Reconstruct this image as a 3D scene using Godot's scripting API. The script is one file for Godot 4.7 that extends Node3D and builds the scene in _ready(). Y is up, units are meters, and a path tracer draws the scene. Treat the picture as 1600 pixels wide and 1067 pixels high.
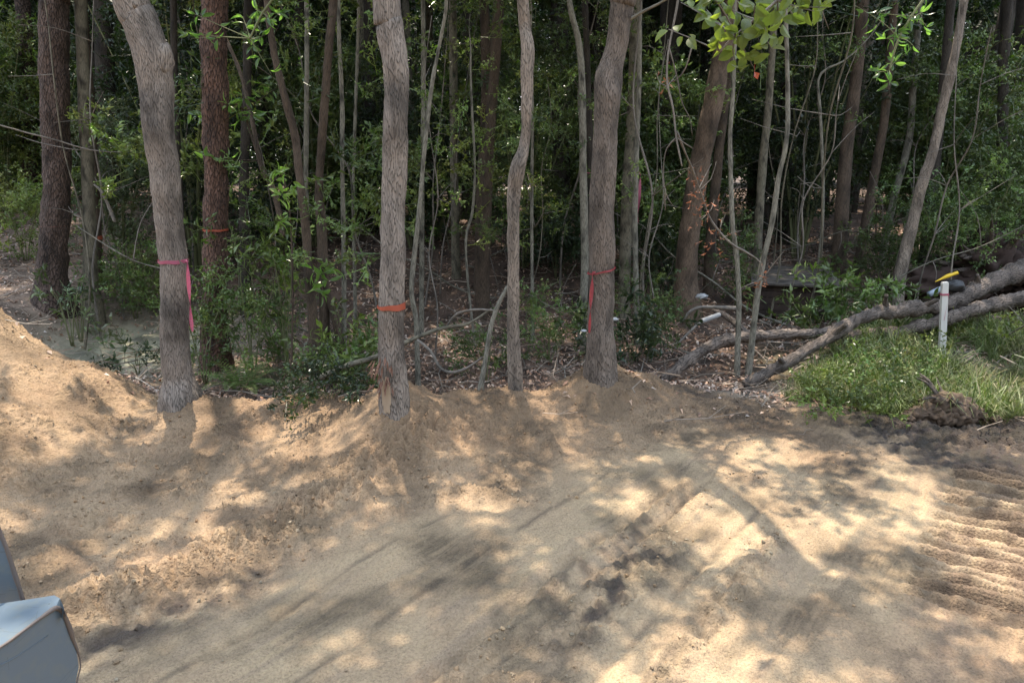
extends Node3D
# A wooded edge of a freshly graded sandy clearing: taped trees, fallen logs, forest behind.

const EYE := Vector3(0, 2.5, 0)
const PITCH := 13.7
const FOCAL := 1164.0

var rng := RandomNumberGenerator.new()
var n_low := FastNoiseLite.new()
var n_mid := FastNoiseLite.new()
var n_fine := FastNoiseLite.new()
var n_ridge := FastNoiseLite.new()
var n_zone := FastNoiseLite.new()
var names := {}
var trunks := {}          # thing name -> [world points, radii]
var M := {}               # materials
var L := {}               # leaf and sprig meshes


func _ready() -> void:
	# ---- camera, sky, sun, exposure
	var cam := Camera3D.new()
	cam.name = "camera"
	cam.position = EYE
	cam.rotation_degrees = Vector3(-PITCH, 0, 0)
	cam.fov = 49.24
	cam.near = 0.05
	cam.far = 400.0
	add_child(cam)
	cam.current = true
	var sky_mat := ProceduralSkyMaterial.new()
	sky_mat.sky_top_color = Color(0.66, 0.72, 0.80)
	sky_mat.sky_horizon_color = Color(0.93, 0.92, 0.90)
	sky_mat.sky_curve = 0.18
	sky_mat.ground_bottom_color = Color(0.45, 0.38, 0.28)
	sky_mat.ground_horizon_color = Color(0.7, 0.68, 0.62)
	sky_mat.sun_angle_max = 20.0
	var sky := Sky.new()
	sky.sky_material = sky_mat
	var env := Environment.new()
	env.background_mode = Environment.BG_SKY
	env.sky = sky
	env.background_energy_multiplier = 1.75
	env.ambient_light_source = Environment.AMBIENT_SOURCE_SKY
	env.tonemap_mode = Environment.TONE_MAPPER_LINEAR
	env.tonemap_exposure = 2.65
	env.sdfgi_enabled = true
	env.ssao_enabled = true
	env.ssil_enabled = true
	var we := WorldEnvironment.new()
	we.name = "world_environment"
	we.environment = env
	add_child(we)
	var sun := DirectionalLight3D.new()
	sun.name = "sun"
	sun.light_energy = 1.15
	sun.light_color = Color(1.0, 0.95, 0.87)
	sun.light_angular_distance = 0.55
	sun.shadow_enabled = true
	sun.directional_shadow_max_distance = 120.0
	sun.rotation_degrees = Vector3(-72, 194, 0)
	add_child(sun)

	rng.seed = 4711
	noise(n_low, 11, 0.35, 3)
	noise(n_mid, 12, 2.4, 3)
	noise(n_fine, 13, 11.0, 3)
	noise(n_ridge, 14, 3.0, 2)
	noise(n_zone, 15, 0.8, 4)
	make_materials()
	make_leaf_meshes()

	make_ground()
	make_front_trees()
	make_back_trees()
	make_deep_trees()
	make_far_wood()
	make_shrubs()
	make_logs()
	make_branches()
	make_overhang()
	make_tapes()
	make_objects()
	make_scatter()


func noise(n: FastNoiseLite, s: int, f: float, o: int) -> void:
	n.seed = s
	n.noise_type = FastNoiseLite.TYPE_SIMPLEX_SMOOTH
	n.frequency = f
	n.fractal_octaves = o


# ---------------------------------------------------------------- naming and placing
func numbered(called: String) -> String:
	var k: int = names.get(called, 0)
	names[called] = k + 1
	return called if k == 0 else "%s_%03d" % [called, k]


func tag(o: Node, label: String, category: String, group := "") -> void:
	o.set_meta("label", label)
	o.set_meta("category", category)
	if group != "":
		o.set_meta("group", group)


func thing(called: String, label: String, category: String, where: Vector3, group := "") -> Node3D:
	var o := Node3D.new()
	o.name = numbered(called)
	add_child(o)
	o.position = where
	tag(o, label, category, group)
	return o


func part(called: String, mesh: Mesh, mat: Material, parent: Node) -> MeshInstance3D:
	var o := MeshInstance3D.new()
	if parent == self:
		o.name = numbered(called)
	else:
		var k := 0
		var nm := called
		while parent.has_node(nm):
			k += 1
			nm = "%s_%03d" % [called, k]
		o.name = nm
	o.mesh = mesh
	o.material_override = mat
	parent.add_child(o)
	return o


func copies(called: String, mesh: Mesh, mat: Material, where: Array, tint: Array, parent: Node) -> MultiMeshInstance3D:
	var mm := MultiMesh.new()
	mm.transform_format = MultiMesh.TRANSFORM_3D
	mm.use_colors = true
	mm.mesh = mesh
	mm.instance_count = where.size()
	for i in where.size():
		mm.set_instance_transform(i, where[i])
		mm.set_instance_color(i, tint[i])
	var o := MultiMeshInstance3D.new()
	if parent == self:
		o.name = numbered(called)
	else:
		var k := 0
		var nm := called
		while parent.has_node(nm):
			k += 1
			nm = "%s_%03d" % [called, k]
		o.name = nm
	o.multimesh = mm
	o.material_override = mat
	o.set_meta("kind", "stuff")
	parent.add_child(o)
	return o


func sight(px: float, py: float) -> Vector3:
	var a := deg_to_rad(PITCH)
	var u := (533.5 - py) / FOCAL
	return Vector3((px - 800.0) / FOCAL, -sin(a) + u * cos(a), -cos(a) - u * sin(a))


func at(px: float, py: float, depth: float) -> Vector3:
	var d := sight(px, py)
	return EYE + d * (depth / -d.z)


func metres(px: float, py: float, depth: float) -> float:
	return depth / -sight(px, py).z / FOCAL      # size of one photo pixel there


func on_ground(px: float, py: float) -> Vector3:
	var d := sight(px, py)
	var t := 2.0
	while t < 80.0:
		var p := EYE + d * t
		if p.y < height(p.x, p.z):
			break
		t += 0.04
	var q := EYE + d * t
	q.y = height(q.x, q.z)
	return q


func rf(a: float, b: float) -> float:
	return rng.randf_range(a, b)


func shade(c: Color, spread := 0.55) -> Color:
	var k := exp(rf(-spread, spread))
	var w := rf(-0.12, 0.12)
	return Color(c.r * k * (1.0 + w), c.g * k, c.b * k * (1.0 - w))


func step01(a: float, b: float, x: float) -> float:
	var t := clampf((x - a) / (b - a), 0.0, 1.0)
	return t * t * (3.0 - 2.0 * t)


func bell(x: float, s: float) -> float:
	return exp(-x * x / (2.0 * s * s))


# ---------------------------------------------------------------- the lie of the land
func line(x: float, table: Array) -> float:
	if x <= table[0][0]:
		return table[0][1]
	for i in range(1, table.size()):
		if x <= table[i][0]:
			return lerpf(table[i - 1][1], table[i][1], (x - table[i - 1][0]) / (table[i][0] - table[i - 1][0]))
	return table[-1][1]


const EDGE := [[-9.0, -7.5], [-6.0, -7.9], [-4.6, -7.9], [-3.4, -7.5], [-1.2, -7.35], [0.0, -7.6], [1.0, -8.25], [2.0, -8.1], [2.8, -7.5], [4.0, -7.05], [5.2, -6.95], [9.0, -6.9]]
const CREST := [[-4.0, -7.1], [-2.6, -7.0], [-1.2, -6.75], [0.0, -7.0], [1.0, -7.7], [1.6, -7.9]]


func body(x: float, z: float) -> float:         # the broad shape
	var h := 0.07 * n_low.get_noise_2d(x, z)
	# sand bank on the left
	var up := clampf((-3.42 - x) * 0.68, 0.0, 1.35)
	up = up * up / (up + 0.12)
	var dz := z + 7.1
	h += up * (bell(dz, 1.9) if dz > 0.0 else bell(dz, 0.75)) * (1.0 + 0.25 * n_low.get_noise_2d(x * 2.0, z * 2.0))
	# wooded rise at the far left
	h += 0.72 * step01(-5.7, -7.3, x) * step01(-7.2, -8.6, z) * (1.0 - step01(-15.0, -24.0, z))
	# berm of pushed sand along the trees
	var d := z - line(x, CREST)
	var along := step01(-3.9, -3.0, x) * (1.0 - step01(1.2, 2.2, x))
	h += along * 0.15 * (bell(d, 0.8) if d > 0.0 else bell(d, 0.28)) * (1.0 + 0.6 * n_low.get_noise_2d(x * 2.6 + 9.0, z * 2.6))
	h += 0.3 * bell(Vector2(x + 1.08, (z + 6.5) * (0.7 if z > -6.5 else 1.3)).length(), 0.36)
	h += 0.2 * bell(Vector2(x - 0.94, (z + 7.7) * (0.8 if z > -7.7 else 1.2)).length(), 0.33)
	h += 0.12 * bell(Vector2(x + 1.95, z + 6.9).length(), 0.32)
	h += 0.1 * bell(Vector2(x + 0.2, z + 7.1).length(), 0.4)
	for f in [[-3.24, -6.85], [-1.04, -6.1], [0.035, -7.2], [0.91, -7.28]]:
		h += 0.075 * bell(Vector2(x - f[0], z - f[1]).length(), 0.19)
	# lower forest floor behind it, then a slow rise
	h -= 0.14 * step01(-7.2, -8.2, z - (line(x, CREST) + 7.2)) * (1.0 - step01(2.0, 3.2, x)) * (1.0 - step01(-13.0, -16.0, z))
	h += lerpf(1.05, 0.75, step01(1.5, 4.0, x)) * step01(-10.2, -17.0, z)
	h += 0.12 * step01(2.6, 4.5, x) * step01(-7.0, -8.4, z)
	return h


func sandy(x: float, z: float) -> float:          # 1 on the graded sand, 0 under the trees
	var e := line(x, EDGE) + 0.22 * n_zone.get_noise_2d(x * 1.6, z * 1.6)
	return step01(e - 0.12, e + 0.12, z)


func packed(x: float, z: float) -> float:         # 1 where it is driven flat
	var e := -3.55 - 0.75 * (x + 2.2) + 0.5 * n_zone.get_noise_2d(x * 1.3 + 5.0, z * 1.3)
	return step01(e - 0.35, e + 0.35, z)


func across(x: float, z: float) -> float:
	return 0.802 * x + 0.597 * z


func along_track(x: float, z: float) -> float:
	return 0.597 * x - 0.802 * z


func height(x: float, z: float) -> float:
	var h := body(x, z)
	if z < -13.0 or absf(x) > 13.0:
		return h + 0.05 * n_mid.get_noise_2d(x * 0.5, z * 0.5)
	var s := sandy(x, z)
	var p := packed(x, z)
	var m := n_mid.get_noise_2d(x, z)
	h += (1.0 - s) * (0.035 * m + 0.012 * n_fine.get_noise_2d(x, z))
	if s > 0.0 and z > -9.0:
		var rough := s * lerpf(1.0, 0.26, p)
		var f := n_fine.get_noise_2d(x, z)
		var lump := maxf(0.0, n_fine.get_noise_2d(x * 1.9 + 31.0, z * 1.9))
		var crumb := maxf(0.0, n_fine.get_noise_2d(x * 2.9 + 11.0, z * 2.9) - 0.05)
		var bits := maxf(0.0, n_fine.get_noise_2d(x * 5.5 + 61.0, z * 5.5) - 0.08)
		h += rough * (0.05 * crumb * (0.6 + m) + 0.030 * bits * (0.5 + step01(-0.2, 0.4, m)))
		h += rough * (0.030 * m + 0.014 * f + 0.045 * lump * lump * 2.0 * step01(-0.25, 0.35, n_zone.get_noise_2d(x * 2.0 + 20.0, z * 2.0)))
		# dozer scrapes running with the tracks
		var q := across(x, z) + 0.015 * n_low.get_noise_2d(x * 3.0, z * 3.0)
		var t := along_track(x, z)
		h += s * p * 0.008 * n_ridge.get_noise_2d(q * 5.0, t * 0.3) + s * p * 0.006 * n_ridge.get_noise_2d(q * 13.0, t * 0.5)
		for k in [[-2.24, 0.058, 0.03], [-2.04, 0.05, 0.03], [-3.3, 0.022, 0.028], [-1.55, 0.03, 0.03], [-2.75, 0.014, 0.028], [-0.95, 0.02, 0.03]]:
			var dq: float = q - k[0]
			if absf(dq) < 0.2:
				h += p * (1.0 - step01(5.0, 5.6, t)) * k[1] * (bell(dq - 0.055, k[2]) * maxf(0.0, 0.3 + 0.8 * n_fine.get_noise_2d(t * 0.9 + q * 0.6, k[0] * 5.0)) - 0.75 * bell(dq + 0.02, k[2] * 1.2))
		h += 0.06 * bell(q + 1.3, 0.08) * maxf(0.0, 0.5 + 1.1 * n_fine.get_noise_2d(x * 0.7, z * 0.7)) * (1.0 - step01(4.6, 5.1, t))
		h += 0.06 * bell(q + 1.84, 0.11) * maxf(0.0, f + 0.1) * step01(2.5, 3.0, t) * (1.0 - step01(4.0, 4.6, t))
		h += 0.085 * bell(q + 4.15, 0.16) * maxf(0.0, 0.45 + f) * (1.0 - step01(4.6, 5.4, t))
		# bars pressed in by a crawler track
		var inside := step01(-0.56, -0.44, q + 0.05 * m) * (1.0 - step01(0.15, 0.3, q)) * step01(4.4, 4.8, t) * (1.0 - step01(6.6, 7.2, t))
		if inside > 0.0:
			var w := sin(t * TAU / 0.155 + 1.5 * n_low.get_noise_2d(x * 2.0, z * 2.0))
			h += inside * (0.052 * signf(w) * pow(absf(w), 0.5) * (0.8 + 0.6 * m) - 0.02)
		# churned dirt at the right
		var churn := bell(x - 4.3, 0.75) * bell(z + 6.5, 0.4)
		h += churn * (0.08 * m + 0.05 * f)
	return h


func ground_color(x: float, z: float) -> Color:
	var zn := n_zone.get_noise_2d(x, z)
	var zf := n_mid.get_noise_2d(x * 1.7 + 40.0, z * 1.7)
	var s := sandy(x, z)
	var p := packed(x, z)
	var q := across(x, z)
	var t := along_track(x, z)
	var tan := Color(0.375, 0.26, 0.16)
	var pale := Color(0.455, 0.33, 0.20)
	var brown := Color(0.285, 0.186, 0.11)
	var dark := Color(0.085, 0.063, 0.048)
	var litter := Color(0.19, 0.12, 0.085)
	var c := tan.lerp(pale, p * clampf(0.75 + zn, 0.0, 1.0))
	var smear := 0.7 * n_ridge.get_noise_2d(q * 3.0 + 3.0, t * 0.2) + 0.6 * n_zone.get_noise_2d(q * 1.8 + 50.0, t * 0.8)
	var grey := Color(0.29, 0.21, 0.145)
	c = c.lerp(grey, p * clampf(0.9 * smear + 0.25 * zn, 0.0, 0.55))
	# moist sand near the trees
	var e := z - line(x, EDGE)
	var moist := (1.0 - step01(0.9, 2.4, e + 1.1 * zn)) * step01(-4.6, -2.4, x) * (1.0 - 0.6 * step01(2.4, 3.4, x))
	moist = maxf(moist, 0.5 * (1.0 - p) * step01(0.0, 0.35, zn + 0.3 * zf))
	c = c.lerp(brown, moist)
	c = c.lerp(brown, 0.45 * step01(-3.2, -4.4, x) * clampf(0.8 + zn, 0.0, 1.0) * (1.0 - p))
	# reddish tint at the near right, dark organic streaks
	c = c.lerp(Color(0.43, 0.26, 0.15), 0.6 * bell(x - 2.4, 0.5) * bell(z + 3.3, 0.35))
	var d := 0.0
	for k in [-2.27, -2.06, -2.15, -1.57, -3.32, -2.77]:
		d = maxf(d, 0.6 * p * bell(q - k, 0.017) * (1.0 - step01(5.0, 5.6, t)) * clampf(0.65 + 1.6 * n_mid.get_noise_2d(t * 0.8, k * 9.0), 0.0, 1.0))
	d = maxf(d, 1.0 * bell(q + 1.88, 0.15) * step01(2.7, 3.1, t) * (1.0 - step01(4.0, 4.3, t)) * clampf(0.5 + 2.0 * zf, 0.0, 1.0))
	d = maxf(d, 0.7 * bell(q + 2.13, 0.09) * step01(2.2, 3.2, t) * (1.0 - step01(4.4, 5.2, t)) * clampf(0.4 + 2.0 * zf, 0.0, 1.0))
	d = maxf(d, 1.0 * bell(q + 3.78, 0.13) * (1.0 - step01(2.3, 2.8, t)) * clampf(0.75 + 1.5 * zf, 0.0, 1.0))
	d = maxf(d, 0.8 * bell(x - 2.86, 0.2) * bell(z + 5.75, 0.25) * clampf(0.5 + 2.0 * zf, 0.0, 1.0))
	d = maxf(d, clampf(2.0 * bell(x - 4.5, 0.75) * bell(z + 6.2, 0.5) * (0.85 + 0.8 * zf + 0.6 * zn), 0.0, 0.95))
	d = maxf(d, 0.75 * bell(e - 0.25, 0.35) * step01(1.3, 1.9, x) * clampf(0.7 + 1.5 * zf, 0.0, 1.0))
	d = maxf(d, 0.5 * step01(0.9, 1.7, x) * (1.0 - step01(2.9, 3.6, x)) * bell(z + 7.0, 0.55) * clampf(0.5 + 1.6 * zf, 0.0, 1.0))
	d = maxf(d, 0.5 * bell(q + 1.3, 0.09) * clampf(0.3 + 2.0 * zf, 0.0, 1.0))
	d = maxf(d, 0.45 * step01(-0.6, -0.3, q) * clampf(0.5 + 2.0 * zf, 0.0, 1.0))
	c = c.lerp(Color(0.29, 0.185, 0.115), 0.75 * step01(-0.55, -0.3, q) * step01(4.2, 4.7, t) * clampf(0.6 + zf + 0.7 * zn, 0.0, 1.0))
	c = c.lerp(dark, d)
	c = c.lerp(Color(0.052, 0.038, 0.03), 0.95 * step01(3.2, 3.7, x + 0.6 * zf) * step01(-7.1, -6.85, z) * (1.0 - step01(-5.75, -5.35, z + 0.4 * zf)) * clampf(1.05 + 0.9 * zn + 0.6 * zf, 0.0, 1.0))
	# forest floor
	var soil := litter.lerp(Color(0.10, 0.068, 0.05), clampf(0.5 + zf, 0.0, 1.0))
	soil = soil.lerp(Color(0.42, 0.39, 0.27), minf(1.0, 1.5 * bell(x + 5.2, 0.9) * bell(z + 10.2, 1.1)))
	soil = soil.lerp(Color(0.32, 0.23, 0.17), 0.8 * step01(-5.8, -7.0, x) * step01(-17.0, -13.0, z))
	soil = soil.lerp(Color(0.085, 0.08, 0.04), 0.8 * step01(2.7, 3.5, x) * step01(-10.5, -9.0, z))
	soil = soil.lerp(Color(0.42, 0.36, 0.28), 0.7 * bell(x - 2.6, 0.5) * bell(z + 7.75, 0.2))
	return soil.lerp(c, s)


func graded(lo: float, hi: float, stepsize: float, far_lo: float, far_hi: float) -> PackedFloat64Array:
	var a: Array = []
	var x := lo
	while x < hi:
		a.append(x)
		x += stepsize
	var g := stepsize
	while a[-1] < far_hi:
		g *= 1.13
		a.append(a[-1] + g)
	var b: Array = []
	x = lo
	g = stepsize
	while x > far_lo:
		g *= 1.13 if x < lo - 0.4 or far_lo > -100.0 else 1.13
		if g > 0.35 and x > -45.0:
			g = 0.35
		x -= g
		b.append(x)
	b.reverse()
	var out := PackedFloat64Array()
	for v in b:
		out.append(v)
	for v in a:
		out.append(v)
	return out


func make_ground() -> void:
	var xs := graded(-6.0, 6.0, 0.016, -90.0, 90.0)
	var zs := graded(-8.4, -2.7, 0.016, -170.0, 40.0)
	var w := xs.size()
	var d := zs.size()
	var v := PackedVector3Array()
	var n := PackedVector3Array()
	var c := PackedColorArray()
	var idx := PackedInt32Array()
	v.resize(w * d)
	n.resize(w * d)
	c.resize(w * d)
	for j in d:
		for i in w:
			var k := j * w + i
			v[k] = Vector3(xs[i], height(xs[i], zs[j]), zs[j])
			c[k] = ground_color(xs[i], zs[j])
	for j in d:
		for i in w:
			var a := v[j * w + maxi(i - 1, 0)]
			var b := v[j * w + mini(i + 1, w - 1)]
			var e := v[maxi(j - 1, 0) * w + i]
			var f := v[mini(j + 1, d - 1) * w + i]
			n[j * w + i] = (f - e).cross(b - a).normalized()
	idx.resize((w - 1) * (d - 1) * 6)
	var at_ := 0
	for j in d - 1:
		for i in w - 1:
			var k := j * w + i
			idx[at_] = k; idx[at_ + 1] = k + 1; idx[at_ + 2] = k + w
			idx[at_ + 3] = k + 1; idx[at_ + 4] = k + w + 1; idx[at_ + 5] = k + w
			at_ += 6
	var arr := []
	arr.resize(Mesh.ARRAY_MAX)
	arr[Mesh.ARRAY_VERTEX] = v
	arr[Mesh.ARRAY_NORMAL] = n
	arr[Mesh.ARRAY_COLOR] = c
	arr[Mesh.ARRAY_INDEX] = idx
	var m := ArrayMesh.new()
	m.add_surface_from_arrays(Mesh.PRIMITIVE_TRIANGLES, arr)
	var o := part("ground", m, M.ground, self)
	o.set_meta("kind", "structure")
	# pale track that shows far off between the trunks
	var path := Builder.new()
	for k in 12:
		var x0 := -7.2 + k * 0.8
		for s in [[x0, x0 + 0.8]]:
			var a := Vector3(s[0], 0, -39.4 - 0.01 * s[0])
			var b := Vector3(s[1], 0, -39.4 - 0.01 * s[1])
			for kk in 4:
				var z0: float = a.z + kk * 0.8
				var p := [Vector3(a.x, 0, z0), Vector3(b.x, 0, z0), Vector3(b.x, 0, z0 + 0.8), Vector3(a.x, 0, z0 + 0.8)]
				for r in 4:
					p[r].y = height(p[r].x, p[r].z) + 0.05
				path.tri(p[0], p[1], p[2])
				path.tri(p[0], p[2], p[3])
	part("far_path", path.mesh(), M.path, self).set_meta("kind", "structure")


# ---------------------------------------------------------------- mesh helpers
class Builder:
	var v := PackedVector3Array()
	var n := PackedVector3Array()

	func tri(a: Vector3, b: Vector3, c: Vector3) -> void:
		var k := (c - a).cross(b - a).normalized()
		v.append_array([a, b, c])
		n.append_array([k, k, k])

	func quad(a: Vector3, b: Vector3, c: Vector3, d: Vector3) -> void:
		tri(a, b, c)
		tri(a, c, d)

	func leaf(p: Vector3, dir: Vector3, face: Vector3, length: float, wide: float, fold := 0.25, droop := 0.15) -> void:
		var side := dir.cross(face).normalized()
		var up := side.cross(dir).normalized()
		var mid := p + dir * length * 0.5 + up * length * droop * 0.3
		var tip := p + dir * length - up * length * droop
		var l := p + dir * length * 0.48 + side * wide * 0.5 + up * wide * fold
		var r := p + dir * length * 0.48 - side * wide * 0.5 + up * wide * fold
		tri(p, l, mid)
		tri(p, mid, r)
		tri(l, tip, mid)
		tri(mid, tip, r)

	func stick(a: Vector3, b: Vector3, r0: float, r1: float) -> void:
		var d := (b - a).normalized()
		var s := d.cross(Vector3.UP if absf(d.y) < 0.9 else Vector3.RIGHT).normalized()
		var u := s.cross(d)
		for k in 3:
			var c0 := s * cos(k * TAU / 3) + u * sin(k * TAU / 3)
			var c1 := s * cos((k + 1) * TAU / 3) + u * sin((k + 1) * TAU / 3)
			quad(a + c0 * r0, b + c0 * r1, b + c1 * r1, a + c1 * r0)

	func box(lo: Vector3, hi: Vector3) -> void:
		var p := []
		for k in 8:
			p.append(Vector3(hi.x if k & 1 else lo.x, hi.y if k & 2 else lo.y, hi.z if k & 4 else lo.z))
		for f in [[0, 2, 3, 1], [4, 5, 7, 6], [0, 4, 6, 2], [1, 3, 7, 5], [2, 6, 7, 3], [0, 1, 5, 4]]:
			quad(p[f[0]], p[f[3]], p[f[2]], p[f[1]])

	func mesh() -> ArrayMesh:
		var arr := []
		arr.resize(Mesh.ARRAY_MAX)
		arr[Mesh.ARRAY_VERTEX] = v
		arr[Mesh.ARRAY_NORMAL] = n
		var m := ArrayMesh.new()
		m.add_surface_from_arrays(Mesh.PRIMITIVE_TRIANGLES, arr)
		return m


# smooth tube along a line of points; bark relief of `rough` metres; returns what was sampled
class Tubes:
	var v := PackedVector3Array()
	var uv := PackedVector2Array()
	var idx := PackedInt32Array()
	var relief: FastNoiseLite

	static func curve(pts: Array, radii: Array, seg: float) -> Array:
		var p := PackedVector3Array()
		var r := PackedFloat64Array()
		var c := pts.size()
		for i in c - 1:
			var a: Vector3 = pts[maxi(i - 1, 0)]
			var b: Vector3 = pts[i]
			var d: Vector3 = pts[i + 1]
			var e: Vector3 = pts[mini(i + 2, c - 1)]
			var m := maxi(1, int(ceil(b.distance_to(d) / seg)))
			for k in m:
				var t := float(k) / m
				p.append(b.cubic_interpolate(d, a, e, t))
				r.append(cubic_interpolate(radii[i], radii[i + 1], radii[maxi(i - 1, 0)], radii[mini(i + 2, c - 1)], t))
		p.append(pts[c - 1])
		r.append(radii[c - 1])
		return [p, r]

	func add(pts: Array, radii: Array, sides: int, seg: float, rough := 0.0, tile := 0.3, tall := 0.8, closed := true, lobes := 0.0) -> Array:
		var s := curve(pts, radii, seg)
		var p: PackedVector3Array = s[0]
		var r: PackedFloat64Array = s[1]
		var base := v.size()
		var rmax := 0.0
		for x in r:
			rmax = maxf(rmax, x)
		var turns := maxf(1.0, roundf(TAU * rmax / tile))
		var length := 0.0
		var across := Vector3.ZERO
		for i in p.size():
			var d := (p[mini(i + 1, p.size() - 1)] - p[maxi(i - 1, 0)]).normalized()
			if across == Vector3.ZERO:
				across = Vector3.RIGHT if absf(d.x) < 0.8 else Vector3.UP
			across = (across - d * across.dot(d)).normalized()
			var other := d.cross(across)
			if i > 0:
				length += p[i].distance_to(p[i - 1])
			for k in sides + 1:
				var a := TAU * k / sides + PI * 0.5
				var o := across * cos(a) + other * sin(a)
				var rr := r[i]
				if rough > 0.0:
					var q := p[i] + o * r[i]
					rr += rough * relief.get_noise_3d(q.x, q.y * 0.35, q.z) + rough * 1.5 * relief.get_noise_3d(q.x * 0.2 + 7.0, q.y * 0.12, q.z * 0.2)
				if lobes > 0.0:
					rr += r[i] * lobes * exp(-maxf(p[i].y, 0.0) / 0.13) * maxf(0.0, cos(2.5 * a + 1.0 + sin(a)) + 0.3)
				v.append(p[i] + o * rr)
				uv.append(Vector2(turns * k / sides, length / tall))
		for i in p.size() - 1:
			for k in sides:
				var a := base + i * (sides + 1) + k
				var b := a + sides + 1
				idx.append_array([a, a + 1, b, a + 1, b + 1, b])
		if closed:
			for e in 2:
				var ring := base + (0 if e == 0 else (p.size() - 1) * (sides + 1))
				var mid := v.size()
				v.append(p[0] if e == 0 else p[p.size() - 1])
				uv.append(Vector2(0.5, 0.5))
				for k in sides:
					if e == 0:
						idx.append_array([mid, ring + k + 1, ring + k])
					else:
						idx.append_array([mid, ring + k, ring + k + 1])
		return s

	func mesh() -> ArrayMesh:
		var arr := []
		arr.resize(Mesh.ARRAY_MAX)
		arr[Mesh.ARRAY_VERTEX] = v
		arr[Mesh.ARRAY_TEX_UV] = uv
		arr[Mesh.ARRAY_INDEX] = idx
		var st := SurfaceTool.new()
		st.create_from_arrays(arr)
		st.generate_normals()
		return st.commit()


func tubes() -> Tubes:
	var t := Tubes.new()
	t.relief = n_bark
	return t


var n_bark := FastNoiseLite.new()


func lump(size: Vector3, bumpy: float, freq: float, s: int, rings := 20) -> ArrayMesh:
	var sm := SphereMesh.new()
	sm.radius = 1.0
	sm.height = 2.0
	sm.radial_segments = rings * 2
	sm.rings = rings
	var arr := sm.get_mesh_arrays()
	var v: PackedVector3Array = arr[Mesh.ARRAY_VERTEX]
	var nz := FastNoiseLite.new()
	noise(nz, s, freq, 4)
	for i in v.size():
		var k := 1.0 + bumpy * nz.get_noise_3dv(v[i])
		v[i] = v[i] * size * k
	arr[Mesh.ARRAY_VERTEX] = v
	arr[Mesh.ARRAY_NORMAL] = null
	arr[Mesh.ARRAY_TANGENT] = null
	var st := SurfaceTool.new()
	st.create_from_arrays(arr)
	st.generate_normals()
	return st.commit()


# ---------------------------------------------------------------- materials
func grain(size: int, kind: int, freq: float, octaves: int, s: int, lo: float, hi: float, power := 1.0, ridged := false, stretch := 1.0) -> ImageTexture:
	var nz := FastNoiseLite.new()
	nz.noise_type = kind
	nz.seed = s
	nz.frequency = freq
	nz.fractal_octaves = octaves
	if kind == FastNoiseLite.TYPE_CELLULAR:
		nz.cellular_return_type = FastNoiseLite.RETURN_DISTANCE2_SUB
		nz.cellular_jitter = 1.0
		nz.domain_warp_enabled = true
		nz.domain_warp_amplitude = 9.0
		nz.domain_warp_frequency = 0.02
	if ridged:
		nz.fractal_type = FastNoiseLite.FRACTAL_RIDGED
	var im := nz.get_seamless_image(size, size)
	im.convert(Image.FORMAT_L8)
	var b := im.get_data()
	for i in b.size():
		b[i] = int(255.0 * clampf(lerpf(lo, hi, pow(b[i] / 255.0, power)), 0.0, 1.0))
	return ImageTexture.create_from_image(Image.create_from_data(size, size, false, Image.FORMAT_L8, b))


func plain(c: Color, rough := 0.8) -> StandardMaterial3D:
	var m := StandardMaterial3D.new()
	m.albedo_color = c.linear_to_srgb()
	m.roughness = rough
	return m


func bark(c: Color, tex: Texture2D, deep: Texture2D, relief: float) -> StandardMaterial3D:
	var m := plain(c, 0.9)
	m.albedo_texture = tex
	m.heightmap_enabled = true
	m.heightmap_texture = deep
	m.heightmap_scale = relief
	m.detail_enabled = true
	m.detail_blend_mode = BaseMaterial3D.BLEND_MODE_MUL
	m.detail_uv_layer = BaseMaterial3D.DETAIL_UV_2
	m.detail_albedo = M.blotch
	m.uv2_triplanar = true
	m.uv2_world_triplanar = true
	m.uv2_scale = Vector3(1.3, 0.55, 1.3)
	return m


func foliage(c: Color, rough: float, through: Color) -> StandardMaterial3D:
	var m := plain(c, rough)
	m.vertex_color_use_as_albedo = true
	m.cull_mode = BaseMaterial3D.CULL_DISABLED
	m.backlight_enabled = true
	m.backlight = through
	return m


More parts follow.
